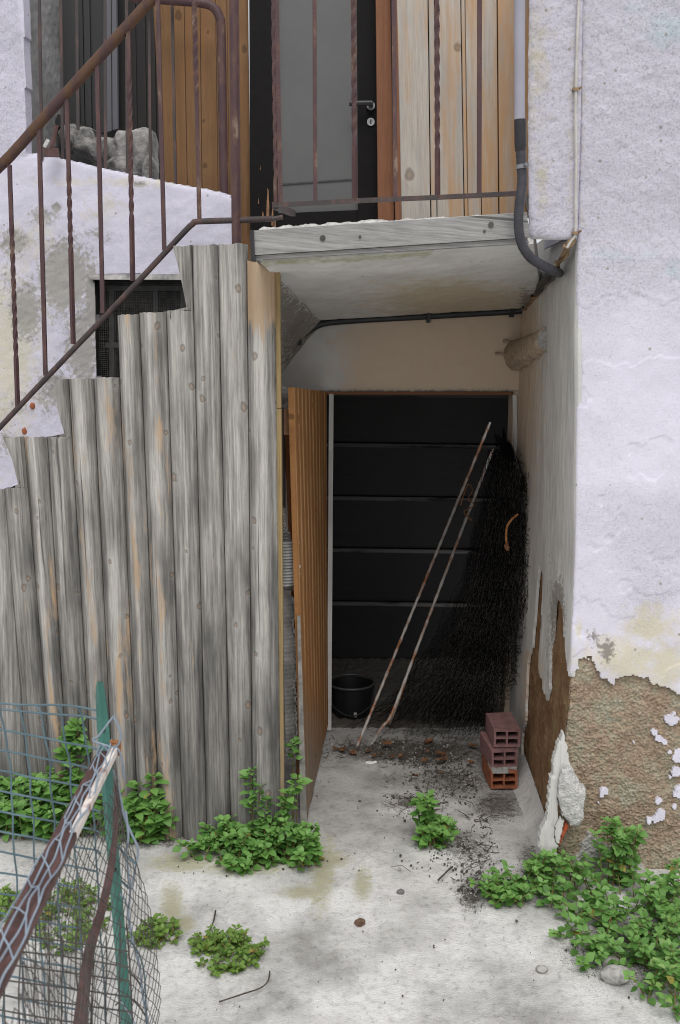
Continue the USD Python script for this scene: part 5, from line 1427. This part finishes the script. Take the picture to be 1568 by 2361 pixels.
# ------------------------------------------------------------------ plants
def leaf_mesh(base, tip_dir, up, L, wd, curl, fold):
    """An ovate leaf of 10 triangles, stalk at base."""
    t = tip_dir / np.linalg.norm(tip_dir)
    s = np.cross(t, up); s /= np.linalg.norm(s) + 1e-9
    n = np.cross(s, t)
    st = [(0.0, 0.0), (0.16, 0.62), (0.42, 1.0), (0.70, 0.72), (1.0, 0.0)]
    V, F = [], []
    for k, (a, w) in enumerate(st):
        c = base + t * (L * a) - n * (curl * L * a * a)
        if w == 0:
            V.append(c)
        else:
            V += [c - s * wd * w + n * fold * wd * w, c, c + s * wd * w + n * fold * wd * w]
    F = [(0, 2, 1), (0, 3, 2), (1, 2, 5), (1, 5, 4), (2, 3, 6), (2, 6, 5), (4, 5, 8), (4, 8, 7), (5, 6, 9), (5, 9, 8), (7, 8, 10), (8, 9, 10)]
    return np.array(V), np.array(F)


def plant(name, label, roots, leaf_L, material, seed, group=None, droop=0.0, cat="plant", young=None, wall=None, bare=0.0, inter=0.62):
    group = group or {"nettle_clump": "leafy clumps along the foot of the boards", "pellitory_patch": "leafy patches at the foot of the house wall", "creeping_weed": "low weeds on the cement floor"}.get(name)
    """roots: (x, y, z, height, spread, lean dx, lean dy). Stems with pairs of leaves and a rosette on top."""
    rs = np.random.RandomState(seed)
    t = thing(name, label, cat, group)
    stems, leaves = [], []
    for (x, y, z, hgt, spread, lx, ly) in roots:
        p0 = np.array([x, y, z])
        az = rs.rand() * 2 * PI
        off = np.array([math.cos(az) * spread + lx, math.sin(az) * spread + ly, hgt])
        mid = p0 + off * 0.5 + np.array([0, 0, hgt * 0.18])
        if z + hgt < 0.02:
            off[2] = 0.02 - z
        c = curve([p0, mid, p0 + off], 10)
        if wall is not None:
            c[:, 1] = np.minimum(c[:, 1], wall(c[:, 0]) - 0.012)
        stems.append(tube(c, np.linspace(0.0022, 0.0012, len(c)), 4, caps=False))
        nn = max(2, int(np.linalg.norm(off) / (leaf_L * inter)))
        a0 = rs.rand() * 6
        for k in range(nn + 1):
            f = (k + 0.6) / (nn + 0.6)
            if f < bare:
                continue
            i = min(len(c) - 2, int(f * (len(c) - 1)))
            b = c[i] + (c[i + 1] - c[i]) * (f * (len(c) - 1) - i)
            top_ = k >= nn
            d = c[i + 1] - c[i]; d = d / np.linalg.norm(d)
            cnt = 5 if top_ else 2
            for q in range(cnt):
                an = a0 + k * 1.57 + q * 2 * PI / cnt + rs.randn() * 0.3
                el = (0.55 if top_ else 0.15) + rs.randn() * 0.28 - droop
                out = np.array([math.cos(an) * math.cos(el), math.sin(an) * math.cos(el), math.sin(el)])
                out = out + d * 0.15
                if wall is not None and out[1] > 0 and b[1] > wall(b[0]) - 0.03:
                    out[1] *= -0.6
                L = leaf_L * (0.45 + 0.95 * rs.rand()) * (0.75 if top_ else 1.0)
                up = np.array([0, 0, 1.0]) + rs.randn(3) * 0.25 + np.array([0, -0.25, 0])
                bb = b + out / np.linalg.norm(out) * L * 0.22
                lf = leaf_mesh(bb, out, up, L, L * (0.34 + 0.06 * rs.rand()), 0.15 + 0.3 * rs.rand(), 0.12 + 0.2 * rs.rand())
                lf[0][:, 2] = np.maximum(lf[0][:, 2], 0.006)
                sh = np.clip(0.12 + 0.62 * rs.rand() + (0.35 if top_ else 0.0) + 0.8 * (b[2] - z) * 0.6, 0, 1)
                leaves.append((lf, sh, top_))
    emit(t, "stems", cat_meshes(stems), "green_stem", smooth=60, kind="stuff")
    # the largest in view become parts of their own
    def seen(l):
        v = l[0][0]
        return np.linalg.norm(np.cross(v[3] - v[1], v[10] - v[0])) / ((v[2] - CAM) @ (v[2] - CAM))
    leaves.sort(key=seen, reverse=True)
    nmax = min(300, int(len(leaves) * 0.55))
    for (lf, sh, top_) in leaves[:nmax]:
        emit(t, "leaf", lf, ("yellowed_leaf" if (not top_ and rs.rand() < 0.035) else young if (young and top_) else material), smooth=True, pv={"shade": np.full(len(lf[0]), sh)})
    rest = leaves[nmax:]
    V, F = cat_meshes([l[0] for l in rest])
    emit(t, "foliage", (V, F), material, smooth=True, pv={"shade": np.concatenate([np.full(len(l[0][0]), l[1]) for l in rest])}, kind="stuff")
    return t


def fence_y(x):
    return FR[1] + (x - FR[0]) * fd[1] / fd[0]


def roots_px(n, cx, cy, rx, ry, h0, h1, spread, seed, z=0.0, lx=0, ly=0, maxy=None):
    rs = np.random.RandomState(seed)
    out = []
    for _ in range(n):
        a, r = rs.rand() * 2 * PI, math.sqrt(rs.rand())
        p = G(cx + rx * r * math.cos(a), cy + ry * r * math.sin(a), z)
        if maxy is not None:
            p[1] = min(p[1], maxy(p[0]))
        out.append((p[0], p[1], max(z, 0), h0 + (h1 - h0) * rs.rand() * (1 - 0.5 * r), spread, lx, ly))
    return out


wl = lambda x: fence_y(x) - 0.006
my = lambda x: fence_y(x) - 0.02
plant("nettle_clump", "dense green leafy clump at the foot of the grey boards beside the open door", roots_px(56, 560, 1975, 120, 30, 0.05, 0.15, 0.05, 1, maxy=my) + roots_px(30, 690, 1985, 42, 32, 0.06, 0.17, 0.04, 2) + roots_px(16, 560, 2000, 50, 20, 0.03, 0.07, 0.05, 3)
      + [(*G(585, 1950)[:2], 0.0, 0.30, 0.02, -0.01, 0.0), (*G(592, 1955)[:2], 0, 0.24, 0.02, 0.0, 0.0), (*G(640, 1975)[:2], 0, 0.27, 0.02, 0.06, 0.02), (*G(650, 1972)[:2], 0, 0.22, 0.02, 0.03, 0.0), (*G(655, 1965)[:2], 0, 0.20, 0.03, 0.03, 0.0), (*G(610, 1965)[:2], 0, 0.19, 0.03, 0.04, 0.0)],
      0.028, "nettle_leaf", 11, wall=wl)
pl = W(677, 1835, 3.42)
plant("gap_seedling", "small bright sprig growing in the black gap beside the corner batten", [(pl[0], 3.40, 0.0, 0.34, 0.005, 0.0, 0.0), (pl[0] + 0.01, 3.38, 0.0, 0.22, 0.01, 0.0, 0.0), (pl[0] - 0.004, 3.41, 0.05, 0.30, 0.004, 0.004, 0.0)], 0.036, "nettle_leaf", 12, bare=0.6, inter=0.9)
plant("nettle_clump", "green leafy clump at the boards just right of the teal post", roots_px(40, 322, 1930, 58, 20, 0.05, 0.20, 0.04, 4, maxy=my) + [(*G(350, 1925)[:2], 0, 0.24, 0.02, 0, 0), (*G(335, 1925)[:2], 0, 0.20, 0.02, 0, 0)], 0.040, "nettle_leaf", 13, wall=wl)
plant("nettle_clump", "tall green leafy growth seen through the blue mesh at the left edge", roots_px(100, 95, 1918, 135, 22, 0.08, 0.27, 0.05, 5, maxy=my) + roots_px(4, 190, 1905, 12, 6, 0.34, 0.46, 0.02, 6, maxy=my), 0.040, "nettle_leaf", 14, wall=wl)
plant("doorway_weed", "small round weed on its own in the middle of the doorway floor", roots_px(16, 1000, 1950, 34, 18, 0.05, 0.10, 0.035, 7) + roots_px(5, 985, 1942, 10, 6, 0.14, 0.19, 0.02, 8), 0.032, "nettle_leaf", 15)
plant("pellitory_patch", "broad leafy patch sprawling at the foot of the bare masonry corner", roots_px(44, 1330, 2070, 185, 66, 0.03, 0.11, 0.06, 9) + roots_px(25, 1420, 2150, 130, 60, 0.03, 0.10, 0.06, 10) + roots_px(14, 1420, 2035, 40, 26, 0.14, 0.25, 0.03, 11, maxy=lambda x: 3.05) + roots_px(10, 1280, 2050, 60, 20, 0.09, 0.16, 0.03, 17) + roots_px(18, 1150, 2075, 45, 30, 0.03, 0.07, 0.05, 13) + roots_px(14, 1400, 2215, 70, 30, 0.03, 0.09, 0.05, 19),
      0.026, "nettle_leaf", 16, young="young_leaf", inter=0.75)
plant("pellitory_patch", "leafy patch in the bottom right corner of the photograph", roots_px(55, 1545, 2240, 70, 110, 0.05, 0.13, 0.05, 14) + roots_px(20, 1550, 2090, 60, 50, 0.06, 0.15, 0.05, 15), 0.024, "nettle_leaf", 17, young="young_leaf", inter=0.72)
plant("creeping_weed", "flat round cushion of small yellowish leaves on the cement floor", roots_px(60, 535, 2205, 70, 44, 0.012, 0.055, 0.03, 16) + roots_px(14, 470, 2190, 40, 14, 0.01, 0.03, 0.02, 18), 0.017, "creeper_leaf", 18)
plant("creeping_weed", "small low weed beside the teal post's foot on the cement floor", roots_px(40, 358, 2165, 54, 24, 0.012, 0.055, 0.02, 20), 0.017, "creeper_leaf", 19)
plant("creeping_weed", "low weeds on the ground behind the fine dark netting", roots_px(60, 150, 2130, 120, 70, 0.012, 0.07, 0.03, 21) + roots_px(20, 20, 2110, 30, 40, 0.02, 0.07, 0.02, 22), 0.018, "creeper_leaf", 20)

# ------------------------------------------------------------------ litter on the ground
rs = np.random.RandomState(21)
spots = [(775, 1733), (792, 1735), (815, 1742), (850, 1738), (862, 1748), (893, 1728), (880, 1745), (905, 1752), (925, 1750), (988, 1725), (985, 1738), (1015, 1745), (1020, 1758), (1092, 1726), (980, 1760), (1085, 1765), (1015, 1790), (958, 1795), (1150, 2042)]
what = ["curled brown dry leaf %s"] * 19
where_ = ["nearest the open door's foot", "second from the open door's foot", "just left of the first rod's foot", "between the feet of the two rods", "just behind the white paper scrap", "upright under the netting right of the rods", "right of the white paper scrap", "a hand right of the paper scrap", "lying flat at the front edge of the litter", "standing up tallest in the dark litter", "under the tallest leaf in the litter", "near the middle of the doorway litter", "in front of the middle of the litter", "left of the stack of bricks", "alone at the litter's front edge", "at the foot of the orange brick", "on the cement in front of the litter", "in the dark debris left of centre", "on the grit above the leafy corner patch"]
for k, ((x, y), wh) in enumerate(zip(spots, where_)):
    t = thing("dry_leaf", what[k] % wh, "dry leaf", "dry leaves littering the doorway")
    c = G(x, y, 0.012)
    n = 7
    a = rs.rand() * 6
    sz = 0.011 + 0.013 * rs.rand()
    outl = []
    for i in range(10):
        an = i / 10 * 2 * PI
        r_ = sz * (0.55 + 0.6 * rs.rand()) * (1.25 if abs(math.cos(an)) > 0.7 else 0.75)
        outl.append((r_ * math.cos(an), r_ * math.sin(an)))
    V = [(0, 0, 0.004)] + [(u_, v_, 0.010 * rs.rand() + (0.3 * abs(v_))) for u_, v_ in outl] + [(u_ * 0.5, v_ * 0.5, 0.008 * rs.rand()) for u_, v_ in outl]
    V = np.array(V)
    F = [[0, 11 + i, 11 + (i + 1) % 10] for i in range(10)] + [[11 + i, 1 + i, 1 + (i + 1) % 10] for i in range(10)] + [[11 + i, 1 + (i + 1) % 10, 11 + (i + 1) % 10] for i in range(10)]
    R = trimesh.transformations.euler_matrix((rs.rand() - 0.3) * (1.6 if k in (5, 9) else 0.7), (rs.rand() - 0.5) * 0.5, a)[:3, :3]
    emit(t, "blade", (V @ R.T + c + [0, 0, 0.010 if k not in (5, 9) else 0.025], np.array(F)), "dry_leaf")
    emit(t, "stalk", tube(curve([c + [0, 0, 0.012], c + [0.012, -0.01, 0.014], c + [0.03 * math.cos(a), 0.03 * math.sin(a), 0.010]], 6), 0.0012, 4), "twig_bark")

# grit, crumbs and twigs nobody could count
V, cnt = [], 0
ico = trimesh.creation.icosphere(0, 1.0); iv, if_ = np.array(ico.vertices), np.array(ico.faces)
zones = [(960, 1738, 230, 34, 700), (1060, 1800, 140, 50, 360), (950, 1856, 60, 22, 140), (1150, 1870, 80, 60, 220), (1080, 1965, 110, 60, 260), (1090, 2050, 40, 40, 110), (1230, 2000, 60, 60, 160), (790, 1740, 60, 26, 120), (740, 1760, 24, 60, 80), (1400, 2200, 200, 120, -150), (700, 2200, 420, 180, -110), (1000, 2220, 260, 140, -110), (600, 1985, 150, 26, 90)]
for mname, frac in (("soil", 0.62), ("grit", 0.38)):
    parts = []
    for (cx, cy, rx, ry, n) in zones:
        for _ in range(int(abs(n) * frac * (1 if n > 0 else (0.35 if mname == "soil" else 1.4)))):
            g = rs.randn(2) * 0.62
            p = G(cx + rx * g[0], cy + ry * g[1], 0.006)
            if p[1] > 5.2 or (p[0] > 0.56 and p[1] > 3.05):
                continue
            s = (0.0028 + 0.0042 * rs.rand() ** 3) * (1 if n > 0 else 0.5)
            R = trimesh.transformations.random_rotation_matrix(rs.rand(3))[:3, :3]
            parts.append(((iv * (0.6 + 0.6 * rs.rand(3)) * s) @ R.T + p + [0, 0, s * 0.3], if_))
    o = emit(None, "ground_grit" if mname == "grit" else "soil_crumbs", cat_meshes(parts), mname)
    tag(o, "pale grit and plaster crumbs scattered over the cement floor" if mname == "grit" else "dark soil crumbs scattered in the doorway and along the wall", "debris", kind="stuff")
parts = []
for (cx, cy, rx, ry, n) in [(900, 1735, 200, 26, 230), (960, 1850, 60, 22, 60), (1060, 1790, 130, 50, 90), (1080, 1960, 110, 60, 60), (1140, 1870, 80, 50, 60), (1090, 1700, 140, 30, 120), (1230, 1990, 50, 60, 30)]:
    for _ in range(n):
        g = rs.randn(2) * 0.6
        p = G(cx + rx * g[0], cy + ry * g[1], 0.012)
        if p[0] > 0.56 and p[1] > 3.05:
            continue
        an, L = rs.rand() * PI, 0.02 + 0.06 * rs.rand() ** 2
        d = np.array([math.cos(an), math.sin(an), 0.25 * rs.randn()]) * L
        d[2] = max(d[2], -0.004)
        b_ = rs.randn(3) * L * 0.14
        q = np.array([p, p + d * 0.5 + b_, p + d]); q[:, 2] = np.maximum(q[:, 2], 0.006)
        parts.append(tube(q, 0.0009 + 0.0008 * rs.rand(), 3, caps=False))
o = emit(None, "twig_litter", cat_meshes(parts), "twig_bark")
tag(o, "fine dark twigs and straw littering the doorway floor", "twigs", kind="stuff")
for pts, r_, lab in (([(497, 2100), (492, 2125), (480, 2150), (466, 2172)], 0.0026, "curved dry twig above the round cushion weed"), ([(622, 2240), (618, 2262), (600, 2278), (560, 2292), (505, 2310)], 0.0022, "bent dry stem lying below the round cushion weed"), ([(1010, 2030), (1030, 2010), (1043, 1998)], 0.003, "short straight twig lying in the grit beside the doorway weed")):
    t = thing("dry_twig", lab, "twig", "dry twigs on the cement floor")
    emit(t, "stem", tube(curve([G(x, y, 0.012 + 0.012 * (i % 2)) for i, (x, y) in enumerate(pts)], 24), r_, 6, jitter=0.2), "twig_bark", smooth=50)
t = thing("paper_scrap", "small scrap of white paper at the edge of the doorway litter", "paper")
c = G(856, 1759, 0.014)
v = np.array([(-0.024, -0.005, 0.002), (0.0, -0.009, 0.0), (0.024, -0.004, 0.004), (0.022, 0.007, 0.006), (0.002, 0.008, 0.003), (-0.022, 0.007, 0.004)])
emit(t, "paper", (np.vstack([v + c, v + c - [0, 0, 0.002]]), np.array([[0, 1, 4], [0, 4, 5], [1, 2, 3], [1, 3, 4], [6, 10, 7], [6, 11, 10], [7, 9, 8], [7, 10, 9]] + [[i, 6 + i, 6 + (i + 1) % 6] for i in range(6)] + [[i, 6 + (i + 1) % 6, (i + 1) % 6] for i in range(6)])), "paper_white")


def stone_thing(name, lab, cat, x, y, r, m, flatten=0.75, seed=0):
    t = thing(name, lab, cat)
    mm = trimesh.creation.icosphere(3, 1.0); v = np.array(mm.vertices)
    v = v * np.array([r * 1.2, r, r * flatten]) * (1 + 0.45 * fb(v, 1.4, seed)[:, None]) * (1 + 0.15 * fb(v, 5, seed)[:, None])
    emit(t, "body", (v + G(x, y, 0) + [0, 0, r * 0.55], np.array(mm.faces)), m, smooth=True)
    return t


stone_thing("pebble", "small round grey pebble on the cement in front of the doorway", "pebble", 924, 2060, 0.0105, "pebble_grey", seed=3)
sn = stone_thing("snail_shell", "brown snail shell lying on the bare cement in the foreground", "snail shell", 830, 2132, 0.014, "snail_brown", 0.8, seed=5)
a = np.linspace(0, 4 * PI, 40); r_ = np.linspace(0.011, 0.001, 40)
cc = G(830, 2132, 0) + [0.0, -0.012, 0.011]
emit(sn, "whorl", tube(cc + np.stack([r_ * np.cos(a), -0.004 * (a / a[-1]), r_ * np.sin(a)], 1), np.linspace(0.0035, 0.001, 40), 6), "snail_brown", smooth=True)
stone_thing("cement_lump", "grey broken lump of cement at the lower edge of the leafy patch", "cement lump", 1418, 2262, 0.034, "mortar", 0.7, seed=6)
stone_thing("cement_lump", "smaller pale broken lump of cement under the leafy patch", "cement lump", 1407, 2225, 0.022, "mortar", 0.8, seed=7)
stone_thing("cement_lump", "flat pale crumb of cement left of the broken lumps", "cement lump", 1250, 2240, 0.014, "mortar", 0.7, seed=8)

# ------------------------------------------------------------------ wire fence in the foreground, left
YG = 2.06
post = thing("teal_post", "teal green metal fence post leaning in front of the grey boards", "fence post")
T0, T1 = W(229, 1572, YG), W(292, 2361, YG - 0.05)
dpst = (T1 - T0) / np.linalg.norm(T1 - T0)
bot = T0 + dpst * (T0[2] / -dpst[2] + 0.05)
Lp = np.linalg.norm(bot - T0)
sx = np.cross(dpst, [0, -1.0, 0]); sx /= np.linalg.norm(sx); sy = np.cross(dpst, sx)
if sy[1] > 0:
    sy = -sy
sec = [(-0.014, 0.0), (-0.009, 0.004), (-0.002, 0.012), (0.002, 0.012), (0.008, 0.004), (0.015, -0.001), (0.015, -0.004), (0.006, 0.000), (0.0, 0.007), (-0.006, 0.000), (-0.014, -0.004)]
V = []
stn = [0, 0.008, 0.03, 0.10, 0.4, 0.8, Lp]
for q in stn:
    wv = np.interp(q, [0, 0.008, 0.03, 0.10, 3], [0.45, 0.62, 0.82, 1.0, 1.0])
    V += [T0 + dpst * q + sx * a_ * wv * 0.9 + sy * b_ for a_, b_ in sec]
n = len(sec)
F = []
for i in range(len(stn) - 1):
    for j in range(n):
        F.append([i * n + j, i * n + (j + 1) % n, (i + 1) * n + (j + 1) % n, (i + 1) * n + j])
V = np.array(V); F = np.array(F)
caps = np.array([[0, j, j + 1] for j in range(1, n - 1)])
F3 = np.vstack([F[:, [0, 1, 2]], F[:, [0, 2, 3]], caps])
emit(post, "shaft", (V, F3), "post_teal", smooth=30)
for f_ in (0.105, 0.42, 0.9):
    c = T0 + dpst * f_ + sy * 0.010 + sx * (-0.004)
    m = trimesh.creation.cylinder(0.0035, 0.006, sections=10); m.apply_transform(trimesh.geometry.align_vectors([0, 0, 1], [0, -1, 0])); m.apply_translation(c)
    emit(post, "bolt_hole", (np.array(m.vertices), np.array(m.faces)), "black_plastic")

# blue coated mesh panel to the left
blue = thing("blue_mesh_panel", "blue coated wide wire mesh stretched from the post to the left edge", "wire mesh")
rs = np.random.RandomState(5)
cols = np.arange(-3, 6)
def mesh_pt(i, j):
    x = -10 + i * 47.5 + 20 * min(j, 3) / 3 + j * 3.0
    flatn = np.interp(j, [0, 1, 2], [0.03, 0.08, 0.20])
    y = 1622 + np.interp(j, [0, 1, 2, 30], [0, 15, 60, 60 + 28 * 47]) + flatn * x
    return x, y
nj = 18
P_ = {}
for i in range(-2, 6):
    for j in range(nj):
        x, y = mesh_pt(i, j)
        x += rs.randn() * 1.6; y += rs.randn() * 1.2
        P_[(i, j)] = W(x, y, YG + 0.02 + 0.015 * math.sin(i * 1.3 + j * 0.7))
def rail_x(y):
    return np.interp(y, [1640, 1700, 1760, 1850, 2000, 2190, 2361], [222, 222, 215, 150, 90, 40, 30])
for j in range(nj):
    pts = [P_[(i, j)] for i in range(-2, 6)]
    pts = [p for p in pts if proj(p)[0] < 226]
    if len(pts) > 1:
        last = pts[-1]
        if j < 8:
            pts.append(W(min(232, proj(last)[0] + 45), proj(last)[1] + 9, YG + 0.01))
        emit(blue, "cross_wire", tube(curve(pts, 24), 0.0023, 6), "wire_teal", smooth=50)
for i in range(-2, 6):
    pts = [P_[(i, j)] for j in range(nj)]
    emit(blue, "upright_wire", tube(curve(pts, 60), 0.0021, 6), "wire_teal", smooth=50)

# the rail of the frame coming towards the camera with netting folded over it
gate = thing("frame_rail", "rusty dark red frame rail with flaking white paint running towards the camera", "frame rail")
R0, R1 = W(262, 1722, 2.02), W(-70, 2395, 1.16)
t_ = (R1 - R0) / np.linalg.norm(R1 - R0)
ups = np.array([0, 0, 1.0]); side = np.cross(t_, ups); side /= np.linalg.norm(side)
if side[0] < 0:
    side = -side
emit(gate, "white_flange", bar3(R0 + side * 0.006, R0 + (R1 - R0) * 0.42 + side * 0.006, 0.013, 0.016), "peeling_white", label="flaking white painted stretch of the rail")
emit(gate, "red_flange", bar3(R0 + (R1 - R0) * 0.42 + side * 0.006, R1 + side * 0.006, 0.013, 0.013), "frame_rust")
emit(gate, "lower_flange", bar3(R0 - side * 0.020 + [0, 0, -0.012], R1 - side * 0.024 + [0, 0, -0.012], 0.030, 0.006), "frame_rust", label="dark red side of the rail")
leg = thing("frame_brace", "dark red strap brace dropping from the rail behind the fine netting", "brace")
c = curve([W(268, 1800, 2.0), W(264, 1937, 1.95), W(238, 2083, 1.85), W(206, 2193, 1.75), W(184, 2365, 1.65), W(170, 2560, 1.6)], 40)
n = len(c)
wds = np.linspace(0.008, 0.030, n)
dv = np.gradient(c, axis=0); dv /= np.linalg.norm(dv, axis=1, keepdims=True)
sd = np.cross(dv, [0, -1.0, 0.2]); sd /= np.linalg.norm(sd, axis=1, keepdims=True)
P = np.stack([c - sd * wds[:, None] / 2, c, c + sd * wds[:, None] / 2], 1)
sheet(leg, "strap", P, (0, -1, 0.2), "frame_rust", edge=0.004)

# folded pale wires along the rail
fold = thing("folded_mesh_edge", "pale blue wire mesh folded lengthwise over the rusty rail", "wire mesh")
offs = [(-0.048, -0.012), (-0.024, 0.004), (-0.004, 0.012), (0.014, 0.012)]
rs = np.random.RandomState(9)
nodes = []
for a_, (o, zz) in enumerate(offs):
    pts = []
    for k in range(26):
        s = k / 25
        pts.append(R0 + (R1 - R0) * (s * 0.99 + 0.012 * (a_ % 2)) + side * (o * (0.55 + 0.5 * s) + rs.randn() * 0.0018) + ups * (zz + 0.006 * math.sin(k * 1.1 + a_) + rs.randn() * 0.001))
    nodes.append(pts)
    emit(fold, "long_wire", tube(curve(pts, 75), 0.0018, 6), "wire_pale", smooth=50)
for k in range(1, 25):
    for a_ in range(3):
        if (k + a_) % 2 == 0:
            emit(fold, "link_wire", tube(line(nodes[a_][k], nodes[a_ + 1][min(25, k + 1)], 3), 0.0016, 5), "wire_pale", smooth=50)
# crown of bent wire at the post
cr = [(262, 1652), (278, 1692), (268, 1722), (236, 1716), (214, 1706), (228, 1696), (252, 1664), (262, 1652)]
emit(fold, "bent_end", tube(curve([W(x, y, 2.0) for x, y in cr], 50), 0.0024, 7), "wire_pale", smooth=50)
emit(fold, "bent_end", tube(curve([W(x, y, 2.0) for x, y in ((236, 1716), (255, 1735), (268, 1724), (280, 1745), (286, 1795))], 30), 0.0025, 7), "wire_pale", smooth=50)
emit(fold, "bent_end", tube(curve([W(x, y, 2.0) for x, y in ((232, 1714), (222, 1745), (214, 1790), (190, 1830))], 24), 0.0024, 7), "wire_pale", smooth=50)
a = np.linspace(0, 7 * 2 * PI, 90)
cc = W(266, 1722, 2.01)
emit(fold, "binding_coil", tube(cc + np.stack([0.011 * np.cos(a), 0.008 * np.sin(a), -0.02 + 0.035 * a / a[-1]], 1) , 0.0020, 5), "rust_orange", smooth=50)

# loose blue strands hanging right of the post
loose_w = thing("loose_mesh_strands", "loose bluish mesh strands hanging and bulging to the right of the post", "wire mesh")
st_px = [[(262, 1775), (276, 1830), (286, 1880), (300, 1915), (318, 1960), (310, 2010), (300, 2060)], [(290, 1870), (296, 1930), (291, 1965), (300, 2050), (296, 2110), (303, 2160), (322, 2230), (330, 2300), (345, 2375)], [(272, 1950), (292, 1975), (312, 1990)], [(278, 2030), (300, 2050)], [(276, 2060), (290, 2080), (300, 2130), (312, 2200)], [(296, 2165), (318, 2195), (331, 2235), (336, 2300), (338, 2375)], [(266, 2290), (281, 2312), (300, 2340), (318, 2375)], [(296, 2240), (318, 2262), (332, 2290)], [(300, 2300), (322, 2322), (337, 2345)], [(266, 2318), (280, 2306)], [(292, 2130), (300, 2240), (306, 2375)]]
for k, pts in enumerate(st_px):
    emit(loose_w, "strand", tube(curve([W(x, y, 1.98 - 0.02 * (k % 3)) for x, y in pts], 40), 0.0019 if k > 3 else 0.0026, 6), "wire_pale" if k in (0, 1, 4, 6) else ("wire_teal" if k < 6 else "wire_dark"), smooth=50)

# fine dark netting hanging from the rail down to the ground
fine = thing("fine_dark_netting", "fine dark wire netting hanging below the rail in front of the teal post", "wire netting")
def fnet(u, v):
    a_ = R0 + (R1 - R0) * u
    p = a_ + np.array([0.010 + 0.085 * v * (0.4 + 0.6 * (1 - u)) + 0.02 * math.sin(u * 9 + v * 3), -0.03, -0.02 - 0.90 * v])
    w = meshkit.noise(np.array([[u * 7, v * 7, 1.0], [u * 7, v * 7, 5.0]])) - 0.5
    return p + np.array([w[0] * 0.03, w[1] * 0.03, 0])
rs = np.random.RandomState(3)
nu, nv = 66, 58
GP = np.array([[fnet(i / nu, j / nv) for j in range(nv + 1)] for i in range(nu + 1)])
GP += rs.randn(*GP.shape) * 0.0011
A, B = [], []
for i in range(nu):
    for j in range(nv):
        if (i + j) % 2 == 0:
            A.append(GP[i, j]); B.append(GP[i + 1, j + 1])
        else:
            A.append(GP[i + 1, j]); B.append(GP[i, j + 1])
emit(fine, "netting", segments(np.array(A), np.array(B), 0.0010, 3), "wire_dark", kind="stuff")
# wider dark mesh of the panel behind it, near the ground
wide = thing("dark_mesh_panel", "dark wide square mesh low down in the bottom left corner", "wire mesh")
for k, x in enumerate(range(-20, 290, 33)):
    emit(wide, "upright_wire", tube(curve([W(x + rs.randn() * 2, y, 1.72) for y in (2120 + 20 * (k % 3), 2220, 2300, 2400)], 12), 0.0016, 5), "wire_dark", smooth=50)
for k, y in enumerate(range(2150, 2420, 36)):
    emit(wide, "cross_wire", tube(curve([W(x, y + 0.14 * x + rs.randn() * 2, 1.715) for x in (-40, 60, 150, 300)], 12), 0.0016, 5), "wire_dark", smooth=50)
